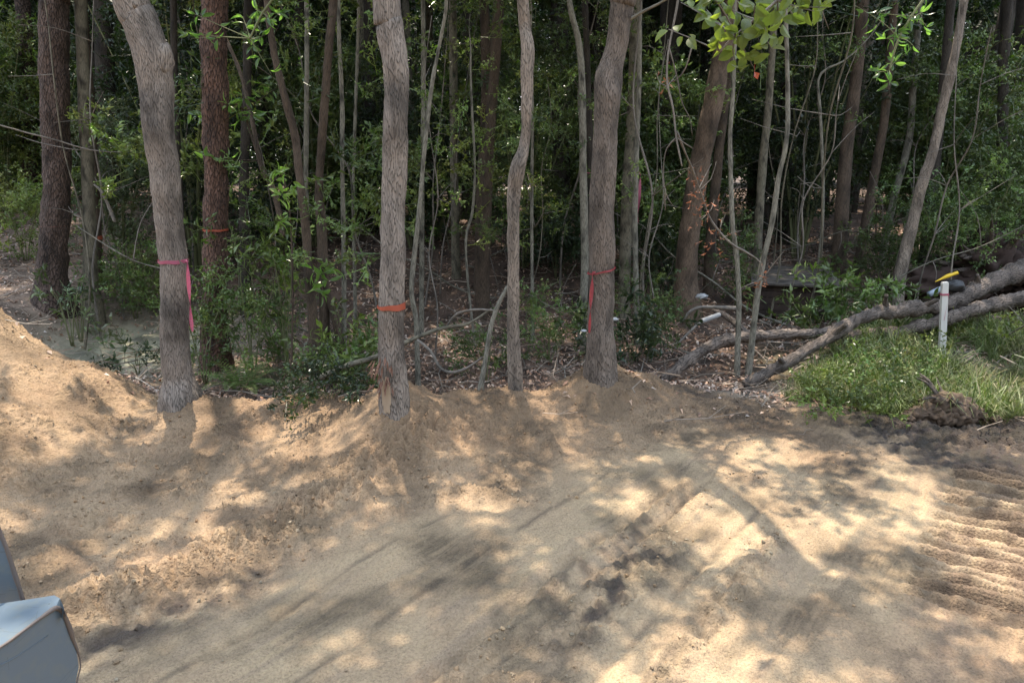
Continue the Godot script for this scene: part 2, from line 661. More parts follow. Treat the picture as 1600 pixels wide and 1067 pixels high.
func make_materials() -> void:
	noise(n_bark, 21, 14.0, 2)
	var simplex := FastNoiseLite.TYPE_SIMPLEX_SMOOTH
	M.blotch = grain(256, simplex, 0.012, 5, 31, 0.55, 1.35)
	var sand_a := grain(1024, simplex, 0.045, 6, 32, 0.80, 1.16)
	var sand_h := grain(1024, simplex, 0.05, 6, 33, 0.0, 1.0, 1.4)
	var g := plain(Color(1, 1, 1), 0.95)
	g.vertex_color_use_as_albedo = true
	g.albedo_texture = sand_a
	g.uv1_triplanar = true
	g.uv1_world_triplanar = true
	g.uv1_scale = Vector3(0.9, 0.9, 0.9)
	g.heightmap_enabled = true
	g.heightmap_texture = sand_h
	g.heightmap_scale = 1.3
	g.detail_enabled = true
	g.detail_blend_mode = BaseMaterial3D.BLEND_MODE_MUL
	g.detail_uv_layer = BaseMaterial3D.DETAIL_UV_2
	g.detail_albedo = M.blotch
	g.uv2_triplanar = true
	g.uv2_world_triplanar = true
	g.uv2_scale = Vector3(0.37, 0.37, 0.37)
	M.ground = g
	M.path = plain(Color(0.55, 0.5, 0.42), 0.95)
	M.clod = plain(Color(1, 1, 1), 0.95)
	M.clod.vertex_color_use_as_albedo = true
	M.mottle = grain(256, simplex, 0.022, 3, 35, 0.3, 1.7)
	var oak := grain(512, simplex, 0.013, 4, 41, 1.22, 0.30, 2.2, true)
	var oak_h := grain(512, simplex, 0.013, 4, 41, 1.0, 0.0, 2.2, true)
	var plate := grain(512, FastNoiseLite.TYPE_CELLULAR, 0.02, 2, 42, 0.22, 1.5, 0.5)
	var plate_h := grain(512, FastNoiseLite.TYPE_CELLULAR, 0.02, 2, 42, 0.0, 1.4, 0.5)
	var smooth_t := grain(512, simplex, 0.02, 5, 43, 0.6, 1.25)
	M.oak = bark(Color(0.315, 0.262, 0.22), oak, oak_h, 1.1)
	M.oak_dark = bark(Color(0.25, 0.20, 0.163), oak, oak_h, 1.5)
	M.oak_lump = bark(Color(0.315, 0.262, 0.22), oak, oak_h, 1.0)
	M.oak_lump.uv1_scale = Vector3(3, 0.5, 1)
	M.oak_pale = bark(Color(0.32, 0.26, 0.21), oak, oak_h, 0.9)
	M.pine = bark(Color(0.135, 0.09, 0.07), plate, plate_h, 2.2)
	M.pine_red = bark(Color(0.17, 0.095, 0.068), plate, plate_h, 2.2)
	M.smooth = bark(Color(0.20, 0.175, 0.125), smooth_t, smooth_t, 0.4)
	M.pale = bark(Color(0.255, 0.235, 0.185), smooth_t, smooth_t, 0.3)
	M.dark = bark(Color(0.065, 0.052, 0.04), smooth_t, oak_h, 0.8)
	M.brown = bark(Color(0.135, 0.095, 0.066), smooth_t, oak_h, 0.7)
	M.warm = bark(Color(0.21, 0.145, 0.10), smooth_t, oak_h, 0.8)
	M.log = bark(Color(0.185, 0.145, 0.12), oak, oak_h, 1.3)
	M.pale.detail_albedo = M.mottle
	M.smooth.detail_albedo = M.mottle
	M.dead = bark(Color(0.26, 0.225, 0.19), smooth_t, smooth_t, 0.3)
	M.green_twig = plain(Color(0.16, 0.17, 0.08), 0.8)
	M.leaf = foliage(Color(1, 1, 1), 0.3, Color(0.55, 0.75, 0.3))
	M.leaf_dull = foliage(Color(1, 1, 1), 0.6, Color(0.55, 0.75, 0.3))
	M.leaf_sun = foliage(Color(1, 1, 1), 0.5, Color(0.6, 0.68, 0.22))
	M.grass = foliage(Color(1, 1, 1), 0.5, Color(0.6, 0.75, 0.35))
	M.litter = foliage(Color(1, 1, 1), 0.7, Color(0.3, 0.25, 0.15))
	M.pink = foliage(Color(0.42, 0.115, 0.18), 0.3, Color(0.6, 0.25, 0.35))
	M.orange = foliage(Color(0.42, 0.10, 0.06), 0.3, Color(0.6, 0.3, 0.2))
	M.red = foliage(Color(0.30, 0.05, 0.06), 0.45, Color(0.6, 0.25, 0.25))


# ---------------------------------------------------------------- foliage meshes
func sprig(length: float, count: int, leaf_len: float, leaf_wide: float, s: int, branching := 0) -> ArrayMesh:
	var r := RandomNumberGenerator.new()
	r.seed = s
	var b := Builder.new()
	var arms := [[Vector3.ZERO, Vector3(0, length, 0)]]
	for k in branching:
		var f := r.randf_range(0.15, 0.75)
		var a := r.randf() * TAU
		var d := Vector3(cos(a), r.randf_range(0.25, 0.9), sin(a)).normalized()
		arms.append([Vector3(0, length * f, 0), Vector3(0, length * f, 0) + d * length * r.randf_range(0.35, 0.6)])
	for arm in arms:
		b.stick(arm[0], arm[1], length * 0.012, length * 0.004)
	for k in count:
		var arm = arms[k % arms.size()]
		var f := r.randf_range(0.15, 1.0)
		var p: Vector3 = arm[0].lerp(arm[1], f)
		var axis: Vector3 = (arm[1] - arm[0]).normalized()
		var a := k * 2.4 + r.randf_range(-0.5, 0.5)
		var side := axis.cross(Vector3(cos(a), 0.13, sin(a))).normalized()
		var dir := (side + axis * r.randf_range(0.3, 1.0) + Vector3(r.randf_range(-0.3, 0.3), r.randf_range(-0.3, 0.3), r.randf_range(-0.3, 0.3))).normalized()
		var face := (axis + Vector3(r.randf_range(-0.6, 0.6), r.randf_range(-0.6, 0.6), r.randf_range(-0.6, 0.6))).normalized()
		var k2 := r.randf_range(0.65, 1.2)
		b.leaf(p, dir, face, leaf_len * k2, leaf_wide * k2, r.randf_range(0.05, 0.35), r.randf_range(0.0, 0.3))
	return b.mesh()


func make_leaf_meshes() -> void:
	L.canopy = [sprig(1.0, 60, 0.16, 0.075, 1, 7), sprig(0.9, 52, 0.15, 0.08, 2, 6)]
	L.mid = [sprig(0.5, 30, 0.085, 0.034, 3, 4), sprig(0.45, 26, 0.095, 0.032, 4, 3)]
	L.small = [sprig(0.36, 34, 0.05, 0.024, 5, 4), sprig(0.3, 28, 0.045, 0.026, 6, 4)]
	L.bay = [sprig(0.4, 16, 0.12, 0.036, 7, 2), sprig(0.35, 14, 0.13, 0.038, 8, 1)]
	L.far = [sprig(2.2, 110, 0.3, 0.14, 9, 10)]
	# a fern frond
	var b := Builder.new()
	var p := Vector3.ZERO
	var dir := Vector3(0, 1, 0.25).normalized()
	for k in 16:
		var q := p + dir * 0.04
		b.stick(p, q, 0.003, 0.002)
		var w := 0.13 * sin(PI * (k + 1.5) / 18.0)
		for s in [-1.0, 1.0]:
			b.leaf(p, Vector3(s, 0.25, 0.1).normalized(), dir.cross(Vector3(1, 0, 0)).normalized(), w, 0.022, 0.1, 0.1)
		p = q
		dir = (dir + Vector3(0, -0.075, 0.06)).normalized()
	L.frond = b.mesh()
	# grass tufts
	L.grass = []
	for s in 3:
		var g := Builder.new()
		var r := RandomNumberGenerator.new()
		r.seed = 60 + s
		for k in 16:
			var a := r.randf() * TAU
			var out := Vector3(cos(a), 0, sin(a))
			var base := out * r.randf_range(0.0, 0.07)
			var h := r.randf_range(0.14, 0.42)
			var lean := r.randf_range(0.2, 1.15)
			var w := r.randf_range(0.0025, 0.005)
			var side := Vector3(-sin(a), 0, cos(a)).rotated(Vector3.UP, r.randf_range(-0.8, 0.8)) * w
			var p0 := base
			var p1 := base + Vector3(0, h * 0.55, 0) + out * h * lean * 0.25
			var p2 := base + Vector3(0, h * 0.85, 0) + out * h * lean * 0.7
			var p3 := base + Vector3(0, h * (0.95 - lean * 0.3), 0) + out * h * lean * 1.25
			g.quad(p0 - side, p0 + side, p1 + side, p1 - side)
			g.quad(p1 - side, p1 + side, p2 + side * 0.8, p2 - side * 0.8)
			g.tri(p2 - side * 0.8, p2 + side * 0.8, p3)
		L.grass.append(g.mesh())
	# single leaves
	var big := Builder.new()
	big.leaf(Vector3.ZERO, Vector3(0, 1, 0), Vector3(0, 0, 1), 1.0, 0.0001)
	L.one = rounded_leaf(0.6)
	L.narrow = rounded_leaf(0.3)
	L.litter = []
	for s in 3:
		var d := Builder.new()
		d.leaf(Vector3(0, 0, -0.5), Vector3(0, 0, 1), Vector3.UP, 1.0, 0.42 - s * 0.06, 0.15 + 0.2 * s, 0.1 + 0.18 * s)
		L.litter.append(d.mesh())


func rounded_leaf(wide: float) -> ArrayMesh:      # along +y, 1 long, face +z
	var b := Builder.new()
	var rows := 7
	var last := [Vector3.ZERO, Vector3.ZERO, Vector3.ZERO]
	for k in rows:
		var t := (k + 1.0) / rows
		var w := wide * 0.5 * pow(sin(PI * pow(t, 0.85)), 0.8) if k < rows - 1 else 0.0
		var z := 0.16 * t * (1.0 - t) * 2.0 - 0.12 * t * t
		var now := [Vector3(-w, t, z + w * 0.3), Vector3(0, t, z), Vector3(w, t, z + w * 0.3)]
		b.quad(last[0], now[0], now[1], last[1])
		b.quad(last[1], now[1], now[2], last[2])
		last = now
	return b.mesh()


func aim(dir: Vector3, roll: float, scale_: float) -> Basis:    # +y along dir
	var y := dir.normalized()
	var x := y.cross(Vector3.FORWARD if absf(y.z) < 0.9 else Vector3.RIGHT).normalized()
	var bs := Basis(x, y, x.cross(y))
	return (bs * Basis(Vector3.UP, roll)).scaled_local(Vector3.ONE * scale_)


func crown(parent: Node3D, lo: float, hi: float, radius: float, n: int, top: Vector3, kind: String, c: Color, mat: Material, squash := 1.0) -> void:
	# leafy sprigs round limbs: clumps of them with gaps between, lo..hi metres above the base
	var sets: Array = L[kind]
	var where := []
	var tint := []
	var clumps := []
	for k in maxi(4, n / 22):
		var a := rf(0, TAU)
		var f := rf(0.0, 1.0)
		var rr := radius * sqrt(rf(0.04, 1.0)) * (0.55 + 0.45 * sin(PI * (0.2 + 0.7 * f)))
		clumps.append([Vector3(cos(a) * rr, lerpf(lo, hi, f), sin(a) * rr * squash), rf(0.4, 0.95)])
	for k in n:
		var cl = clumps[k % clumps.size()]
		var p: Vector3 = cl[0] + Vector3(rng.randfn(), rng.randfn() * 0.6, rng.randfn()) * cl[1] * 0.5
		var f := clampf((p.y - lo) / maxf(hi - lo, 0.1), 0.0, 1.0)
		var axis := Vector3(top.x * f, p.y, top.z * f)
		p += Vector3(top.x * f, 0, top.z * f)
		var dir := (p - axis) + Vector3(rf(-0.8, 0.8), rf(-0.5, 0.9), rf(-0.8, 0.8))
		where.append(Transform3D(aim(dir, rf(0, TAU), rf(0.7, 1.25)), p))
		tint.append(shade(c))
	copies("foliage", sets[rng.randi() % sets.size()], mat, where, tint, parent)


# ---------------------------------------------------------------- trees
# trunk: list of [photo x, photo y, width in photo pixels] from the base up, all `depth` metres away
func tree(called: String, label: String, group: String, depth: float, spine: Array, mat: Material, tall: float, crown_spec: Array, sides := 20, rough := 0.006, seg := 0.12, flare := 1.25) -> Node3D:
	var base: Vector3
	if depth == 0.0:
		base = on_ground(spine[0][0], spine[0][1])
		depth = -base.z
	else:
		base = at(spine[0][0], spine[0][1], depth)
		base.y = height(base.x, base.z)
	var pts := []
	var radii := []
	var r0: float = spine[0][2] * 0.5 * metres(spine[0][0], spine[0][1], depth)
	pts.append(Vector3(0, -0.25, 0))
	radii.append(r0 * flare)
	pts.append(Vector3(0, 0.02, 0))
	radii.append(r0 * (1.0 + (flare - 1.0) * 0.6))
	for k in range(1, spine.size()):
		var s = spine[k]
		var p := at(s[0], s[1], depth) - base
		if p.y < 0.2:
			continue
		if k == 1 and p.y > 0.6:
			pts.append(Vector3(p.x * 0.3 / p.y, 0.3, 0))
			radii.append(r0)
		pts.append(p + Vector3(0, 0, rf(-0.03, 0.03)))
		radii.append(s[2] * 0.5 * metres(s[0], s[1], depth))
	var end: Vector3 = pts[-1]
	var lean: Vector3 = (pts[-1] - pts[-2]).normalized()
	var re: float = radii[-1]
	var left := tall - end.y
	for k in 4:
		var f := (k + 1.0) / 4.0
		end += (lean.lerp(Vector3.UP, 0.3 + 0.15 * k) + Vector3(rf(-0.1, 0.1), 0, rf(-0.1, 0.1))).normalized() * left * 0.25
		pts.append(end)
		radii.append(re * lerpf(0.95, 0.3, f))
	var o := thing(called, label, "tree", base, group)
	var t := tubes()
	var plated: bool = mat == M.pine or mat == M.pine_red
	var sampled := t.add(pts, radii, sides, seg, rough, 0.5 if plated else 0.2, 1.0 if plated else 0.85, true, 0.1 if sides > 25 else 0.0)
	part("trunk", t.mesh(), mat, o)
	var world := PackedVector3Array()
	for p in sampled[0]:
		world.append(p + base)
	trunks[String(o.name)] = [world, sampled[1]]
	if crown_spec.size():
		var lo: float = crown_spec[0]
		# limbs
		for k in 6:
			var lm := tubes()
			var f := rf(0.0, 0.9)
			var hgt := lerpf(lo - 0.6, tall - 0.5, f)
			var i := 0
			while i < sampled[0].size() - 1 and sampled[0][i].y < hgt:
				i += 1
			var p0: Vector3 = sampled[0][i]
			var a := rf(0, TAU)
			var d: Vector3 = Vector3(cos(a), rf(0.4, 0.9), sin(a)) * crown_spec[1] * rf(0.5, 0.9)
			var rr: float = sampled[1][i] * 0.5
			lm.add([p0, p0 + d * 0.5 + Vector3(0, 0.15, 0), p0 + d], [rr, rr * 0.65, rr * 0.25], 6, 0.5)
			part("limb", lm.mesh(), mat, o)
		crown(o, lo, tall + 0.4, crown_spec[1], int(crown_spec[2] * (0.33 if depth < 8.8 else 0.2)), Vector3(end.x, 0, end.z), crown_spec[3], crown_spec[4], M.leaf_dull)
		if (called == "sapling_tree" and base.x < 2.0) or (called == "background_tree" and depth < 13.0):
			crown(o, 1.7, 5.4, 0.85, 55, Vector3(end.x * 0.4, 0, 0), "mid" if rf(0, 1) < 0.4 else "small", [GREEN, FRESH, YELLOWY][rng.randi() % 3], M.leaf)
	return o


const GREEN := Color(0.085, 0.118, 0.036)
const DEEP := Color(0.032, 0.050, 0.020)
const FRESH := Color(0.14, 0.19, 0.055)
const YELLOWY := Color(0.19, 0.225, 0.06)
const GREY_GREEN := Color(0.135, 0.165, 0.085)


func make_front_trees() -> void:
	var t: Node3D
	# the left taped tree with its swollen knob
	t = tree("taped_oak", "thick grey barked tree left of centre with pink tape and a knob near top", "taped trees along the sand berm", 0.0,
		[[281, 626, 52], [277, 590, 46], [273, 540, 43], [268, 410, 41], [263, 350, 42], [256, 260, 45], [248, 200, 47], [243, 140, 50], [234, 80, 53], [217, 30, 54], [200, -15, 52]], M.oak, 11.0, [5.6, 2.4, 200, "canopy", GREEN], 48, 0.010, 0.04, 1.35)
	var kp := at(250, 92, -t.position.z) - t.position
	var kb := part("knob", lump(Vector3(0.11, 0.16, 0.11), 0.2, 1.2, 66, 18), M.oak_lump, t)
	kb.position = kp
	# the centre tree, cut at the foot
	t = tree("taped_oak", "grey barked tree in the centre with one orange tape band and a scraped foot", "taped trees along the sand berm", 0.0,
		[[615, 634, 44], [613, 600, 41], [612, 540, 40.5], [612, 476, 40], [614, 350, 37], [617, 260, 39], [618, 200, 39], [620, 140, 39], [617, 90, 40], [609, 40, 41], [604, -15, 41]], M.oak, 11.5, [5.6, 2.4, 200, "canopy", GREEN], 48, 0.008, 0.04, 1.15)
	var bt: float = -t.position.z
	var scar := Builder.new()
	var sc := at(607, 617, bt - 0.15) - t.position
	for k in 8:
		var a0 := -0.42 + k * 0.105
		var a1 := a0 + 0.105
		var r := 0.148
		for row in 5:
			var y0 := -0.24 + row * 0.08
			var tops := []
			for j in 2:
				var wob := sin((k + j) * 1.9) * 0.03 + sin((k + j) * 4.1) * 0.02
				tops.append([y0 + wob * (1.0 if row == 4 else 0.4), y0 + 0.08 + wob * (1.8 if row == 4 else 0.4)])
			if (k == 0 or k == 7) and (row == 0 or row == 4):
				continue
			scar.quad(Vector3(sin(a0) * r, tops[0][0], cos(a0) * r), Vector3(sin(a0) * r, tops[0][1], cos(a0) * r), Vector3(sin(a1) * r, tops[1][1], cos(a1) * r), Vector3(sin(a1) * r, tops[1][0], cos(a1) * r))
	var so := part("scraped_wood", scar.mesh(), plain(Color(0.40, 0.30, 0.21), 0.8), t)
	so.position = Vector3(at(608, 620, bt).x - t.position.x, sc.y + 0.02, 0.0)
	so.scale = Vector3(0.62, 0.75, 1.03)
	so.set_meta("label", "pale bare wood where bark is scraped off")
	var torn := Builder.new()
	for k in 34:
		var a := rf(-0.75, 0.35)
		var p := Vector3(sin(a) * 0.15, rf(-0.02, 0.26), cos(a) * 0.15)
		torn.leaf(p, Vector3(sin(a) * 0.4, rf(-1.0, -0.2), cos(a) * 0.4).normalized(), Vector3(sin(a), 0, cos(a)), rf(0.05, 0.13), rf(0.015, 0.03), 0.2, rf(-0.3, 0.2))
	var to := part("torn_bark", torn.mesh(), plain(Color(0.17, 0.085, 0.055), 0.9), t)
	to.set_meta("kind", "stuff")
	to.position = Vector3(so.position.x, sc.y + 0.08, 0.012)
	# slim bent tree right of centre
	t = tree("bent_slim_tree", "slim grey tree with an S bend between centre tree and red taped tree", "", 0.0,
		[[805, 610, 22], [803, 580, 20], [802, 500, 19], [802, 350, 18.5], [803, 300, 20], [809, 262, 23], [820, 225, 18], [823, 165, 17.5], [824, 80, 20], [820, 40, 18], [815, -15, 18]], M.oak_pale, 10.0, [5.4, 2.0, 80, "canopy", GREEN], 36, 0.007, 0.04, 1.1)
	# right taped tree
	t = tree("taped_oak", "dark rough barked tree right of centre with red tape and a swollen bulge", "taped trees along the sand berm", 0.0,
		[[938, 588, 48], [938, 540, 44], [940, 470, 40], [940, 350, 40], [944, 270, 36], [948, 200, 37], [950, 150, 42], [951, 122, 43], [959, 90, 34], [967, 50, 33], [973, 0, 38], [978, -30, 40]], M.oak_dark, 12.0, [5.8, 2.5, 200, "canopy", GREEN], 48, 0.011, 0.04, 1.2)
	var br := tubes()
	var b0 := at(975, 36, -t.position.z) - t.position
	br.add([b0, at(1005, 18, -t.position.z + -0.1) - t.position, at(1042, -2, -t.position.z - 0.3) - t.position, at(1080, -40, -t.position.z - 0.4) - t.position], [0.016, 0.013, 0.011, 0.008], 7, 0.1, 0.002)
	part("branch", br.mesh(), M.pale, t)
	# far right leaning slim trunk
	tree("leaning_slim_tree", "slim pale grey tree leaning right behind the fallen logs", "", 10.6,
		[[1400, 470, 20], [1412, 410, 18], [1428, 350, 16.5], [1445, 280, 16], [1460, 235, 15], [1476, 160, 14], [1490, 90, 13], [1506, 0, 12], [1509, -20, 12]], M.oak_pale, 10.0, [6.2, 2.0, 60, "canopy", GREEN], 28, 0.007, 0.05, 1.2)


func make_back_trees() -> void:
	var C := "canopy"
	tree("pine_tree", "thick dark pine with plated bark at far left among leaf litter", "", 10.8,
		[[80, 466, 52], [82, 420, 44], [87, 350, 40], [87, 260, 39], [86, 130, 41], [84, 0, 41], [84, -20, 41]], M.pine, 14.0, [6.5, 2.6, 240, C, DEEP], 40, 0.018, 0.05, 1.3)
	tree("pine_tree", "reddish brown pine with orange tape, partly hidden behind leafy shrubs", "", 9.3,
		[[335, 560, 46], [335, 470, 37], [336, 350, 35], [335, 200, 38], [334, 60, 39], [334, -20, 39]], M.pine_red, 14.0, [6.2, 2.4, 220, C, DEEP], 40, 0.018, 0.05, 1.15)
	tree("pine_tree", "distant pine trunk at the left edge rising behind yellow green bushes", "", 15.5,
		[[46, 300, 24], [46, 260, 22], [41, 120, 22], [35, 0, 22], [34, -20, 22]], M.pine, 14.0, [7.0, 2.8, 200, C, DEEP], 20, 0.02, 0.1)
	tree("slim_tree", "smooth olive grey slim tree just right of the far left pine", "", 0.0,
		[[145, 499, 28], [142, 430, 21], [140, 350, 19], [137, 280, 18], [133, 200, 18.5], [128, 100, 18], [123, 0, 17], [122, -20, 17]], M.smooth, 11.0, [6.0, 2.2, 180, C, GREEN], 28, 0.006, 0.06, 1.3)
	tree("slim_tree", "thin dark trunk close behind the smooth olive grey tree", "", 12.0,
		[[156, 470, 13], [152, 360, 13], [146, 240, 13], [138, 120, 12], [130, 0, 11]], M.brown, 11.0, [6.0, 2.0, 140, C, DEEP], 14)
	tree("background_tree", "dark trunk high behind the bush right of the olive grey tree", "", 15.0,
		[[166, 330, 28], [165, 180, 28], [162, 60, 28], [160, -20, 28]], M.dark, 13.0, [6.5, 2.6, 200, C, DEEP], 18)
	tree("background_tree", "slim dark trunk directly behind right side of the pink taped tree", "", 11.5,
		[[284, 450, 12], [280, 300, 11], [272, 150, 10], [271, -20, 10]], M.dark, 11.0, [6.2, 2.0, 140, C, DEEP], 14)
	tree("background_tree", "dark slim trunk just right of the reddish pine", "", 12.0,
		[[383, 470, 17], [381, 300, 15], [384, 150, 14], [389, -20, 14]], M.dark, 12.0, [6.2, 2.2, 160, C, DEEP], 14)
	tree("crooked_tree", "crooked brown trunk right of the reddish pine, bending right towards its foot", "", 8.8,
		[[494, 580, 19], [489, 500, 16], [482, 430, 14], [477, 360, 13], [468, 270, 12], [459, 210, 12], [443, 141, 12], [427, 78, 11], [419, 20, 11], [416, -20, 10]], M.brown, 9.5, [5.6, 2.0, 150, C, GREEN], 20, 0.006, 0.06)
	tree("crooked_tree", "forked brown trunk left of the centre tree with a side stem at its foot", "", 9.3,
		[[508, 575, 17], [507, 480, 16], [503, 380, 15], [498, 300, 14], [501, 240, 13], [507, 170, 13], [514, 80, 13], [519, 16, 13], [521, -20, 12]], M.brown, 10.0, [5.8, 2.0, 150, C, GREEN], 20, 0.006, 0.06)
	tree("slim_tree", "short side stem slanting up into the forked brown trunk", "", 9.25,
		[[536, 530, 13], [525, 500, 12], [512, 465, 11], [506, 430, 9], [505, 390, 6]], M.brown, 2.0, [], 14)
	tree("sapling_tree", "thin pale stem left of the forked brown trunk", "", 9.8,
		[[487, 540, 9], [481, 420, 8], [478, 300, 8], [478, 200, 8], [480, 90, 7], [478, -20, 7]], M.pale, 9.0, [5.6, 1.5, 80, C, GREEN], 12, 0.004)
	tree("sapling_tree", "thin pale stem midway between forked brown trunk and centre tree", "", 9.6,
		[[533, 480, 8], [536, 380, 7], [535, 250, 7], [534, 160, 7], [529, 60, 6], [527, -20, 6]], M.pale, 9.0, [5.6, 1.5, 80, C, GREEN], 12, 0.004)
	tree("sapling_tree", "very thin grey stem just left of the centre tree", "", 11.5,
		[[551, 420, 6], [552, 300, 5], [555, 170, 5], [558, 80, 5], [561, -20, 5]], M.pale, 9.0, [5.8, 1.5, 70, C, DEEP], 10, 0.003)
	tree("sapling_tree", "wavy pale sapling right of the centre tree with a forked twig", "", 8.6,
		[[652, 560, 8], [650, 500, 8], [643, 455, 8], [647, 400, 7.5], [655, 330, 7], [661, 260, 7], [668, 190, 6.5], [675, 130, 6], [686, 70, 6], [696, 20, 6], [700, -20, 5]], M.pale, 8.5, [5.4, 1.5, 80, C, GREEN], 14, 0.003, 0.06)
	tree("sapling_tree", "straight thin stem behind the wavy pale sapling", "", 11.0,
		[[655, 420, 8], [659, 300, 7.5], [661, 180, 7], [661, 60, 7], [660, -20, 6.5]], M.pale, 9.5, [5.8, 1.6, 80, C, DEEP], 12, 0.004)
	tree("background_tree", "slim greenish trunk between wavy sapling and the paired brown trunks", "", 13.5,
		[[712, 385, 14], [710, 300, 13], [709, 150, 13], [707, 0, 13], [707, -20, 13]], M.smooth, 11.5, [6.2, 2.2, 150, C, DEEP], 14)
	tree("background_tree", "left one of two close brown trunks left of the bent slim tree", "", 13.0,
		[[748, 400, 17], [752, 300, 16], [759, 180, 16], [759, 70, 16], [755, -20, 16]], M.brown, 12.0, [6.3, 2.2, 160, C, DEEP], 16)
	tree("background_tree", "right one of two close brown trunks left of the bent slim tree", "", 11.8,
		[[752, 430, 24], [757, 380, 18], [762, 300, 16], [766, 200, 16], [773, 110, 16], [778, 20, 17], [779, -20, 17]], M.brown, 12.0, [6.3, 2.3, 170, C, DEEP], 20, 0.006, 0.08)
	tree("sapling_tree", "twisted thin vine stem left of the paired brown trunks", "", 10.5,
		[[741, 470, 4], [730, 430, 4], [728, 370, 4], [738, 330, 4], [742, 260, 3.5], [738, 180, 3.5], [735, 110, 3]], M.pale, 4.5, [], 8, 0.002)
	tree("sapling_tree", "very thin stem close beside the bent slim tree", "", 10.8,
		[[833, 455, 6], [831, 380, 5], [831, 300, 5], [832, 180, 5], [829, 60, 5], [828, -20, 5]], M.pale, 9.0, [5.8, 1.5, 70, C, DEEP], 10, 0.003)
	tree("background_tree", "slim mottled grey trunk bending left at top beside the red taped tree", "", 10.4,
		[[910, 480, 14], [914, 420, 12], [913, 330, 12], [911, 240, 11], [910, 140, 11], [905, 70, 10], [893, 20, 9], [886, -20, 8]], M.pale, 10.0, [5.8, 1.8, 110, C, DEEP], 16, 0.004)
	tree("background_tree", "dark slim trunk squeezed between mottled grey trunk and red taped tree", "", 11.6,
		[[926, 440, 11], [924, 330, 10], [921, 200, 10], [916, 60, 10], [913, -20, 10]], M.dark, 10.0, [5.8, 1.8, 110, C, DEEP], 12)
	tree("background_tree", "greenish trunk right of the red taped tree with a pink tape strip", "", 11.8,
		[[977, 430, 19], [979, 330, 18], [986, 230, 19], [991, 120, 18], [993, -20, 18]], M.smooth, 11.0, [6.2, 2.2, 160, C, DEEP], 18)
	tree("sapling_tree", "thin mottled pale stem in front of the greenish trunk", "", 10.6,
		[[996, 540, 9], [994, 450, 9], [992, 350, 9], [995, 250, 8], [999, 130, 8], [1001, -20, 7]], M.pale, 9.0, [5.8, 1.5, 80, C, DEEP], 12, 0.004)
	tree("leaning_tree", "stout brown tree leaning right, behind the white pipe and leaf litter", "", 0.0,
		[[1074, 497, 42], [1073, 440, 37], [1075, 380, 32], [1082, 330, 31], [1096, 250, 31], [1110, 180, 30], [1124, 110, 29], [1134, 50, 28], [1142, -20, 27]], M.warm, 11.0, [6.0, 2.2, 110, C, DEEP], 32, 0.010, 0.06, 1.2)
	tree("leaning_tree", "narrow brown stem growing close behind the stout leaning tree", "", 12.6,
		[[1107, 450, 15], [1109, 380, 15], [1118, 300, 15], [1126, 220, 14], [1138, 120, 13], [1150, -20, 12]], M.brown, 10.5, [6.0, 2.0, 130, C, DEEP], 14)
	tree("sapling_tree", "left one of two thin saplings standing behind the fallen log near the box", "", 8.7,
		[[1157, 515, 9], [1156, 470, 8], [1152, 400, 8], [1144, 350, 7], [1142, 280, 7], [1141, 210, 6], [1146, 120, 6], [1150, -20, 5]], M.pale, 8.5, [5.4, 1.4, 70, C, GREEN], 12, 0.003, 0.06)
	tree("sapling_tree", "right one of two thin saplings standing behind the fallen log near the box", "", 8.7,
		[[1175, 515, 10], [1184, 460, 9], [1192, 410, 9], [1206, 350, 8], [1216, 280, 8], [1228, 220, 7], [1232, 150, 7], [1229, 60, 6], [1227, -20, 6]], M.pale, 8.5, [5.4, 1.4, 70, C, GREEN], 12, 0.003, 0.06)
	tree("background_tree", "slim grey trunk leaning right between the two leaning trees and the box", "", 12.2,
		[[1184, 420, 14], [1186, 340, 13], [1193, 250, 12], [1203, 140, 11], [1210, -20, 10]], M.smooth, 10.5, [6.0, 1.8, 120, C, DEEP], 14)
	tree("sapling_tree", "very thin pale stem rising behind the flat lid of the box", "", 12.2,
		[[1281, 418, 6], [1286, 330, 5], [1285, 240, 5], [1281, 170, 5], [1280, 125, 4], [1292, 108, 4], [1318, 96, 3]], M.pale, 5.0, [], 8, 0.002)
	tree("background_tree", "straight brown trunk right of the box, half in shade", "", 12.8,
		[[1312, 425, 24], [1315, 330, 21], [1325, 230, 19], [1335, 150, 18], [1345, 60, 18], [1352, -20, 18]], M.brown, 12.0, [6.2, 2.4, 170, C, DEEP], 18)
	tree("background_tree", "narrow brown stem leaning right between straight brown trunk and leaning pale tree", "", 13.2,
		[[1338, 430, 15], [1352, 360, 15], [1366, 280, 14], [1382, 180, 13], [1394, 60, 12], [1402, -20, 12]], M.brown, 11.0, [6.2, 2.0, 130, C, DEEP], 14)
	tree("slim_tree", "pale grey slim trunk high behind the leaves left of the leaning pale tree", "", 13.6,
		[[1378, 400, 11], [1398, 310, 11], [1420, 220, 11], [1428, 130, 10], [1434, 40, 10], [1438, -20, 10]], M.pale, 11.0, [6.2, 2.0, 130, C, DEEP], 14, 0.004)
	tree("background_tree", "dark trunk just behind the right side of the leaning pale tree", "", 12.4,
		[[1440, 430, 16], [1450, 360, 16], [1462, 260, 15], [1472, 170, 14], [1485, 40, 13], [1490, -20, 13]], M.dark, 11.0, [6.0, 2.0, 140, C, DEEP], 14)
	tree("background_tree", "dark trunk at the right edge behind the bright green bushes", "", 13.0,
		[[1560, 400, 16], [1566, 250, 15], [1570, 100, 15], [1575, -20, 15]], M.dark, 11.0, [6.0, 2.2, 150, C, DEEP], 14)
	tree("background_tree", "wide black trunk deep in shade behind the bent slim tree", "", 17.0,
		[[876, 360, 30], [876, 200, 28], [874, 60, 28], [872, -20, 28]], M.dark, 13.0, [7.0, 2.8, 200, C, DEEP], 16)
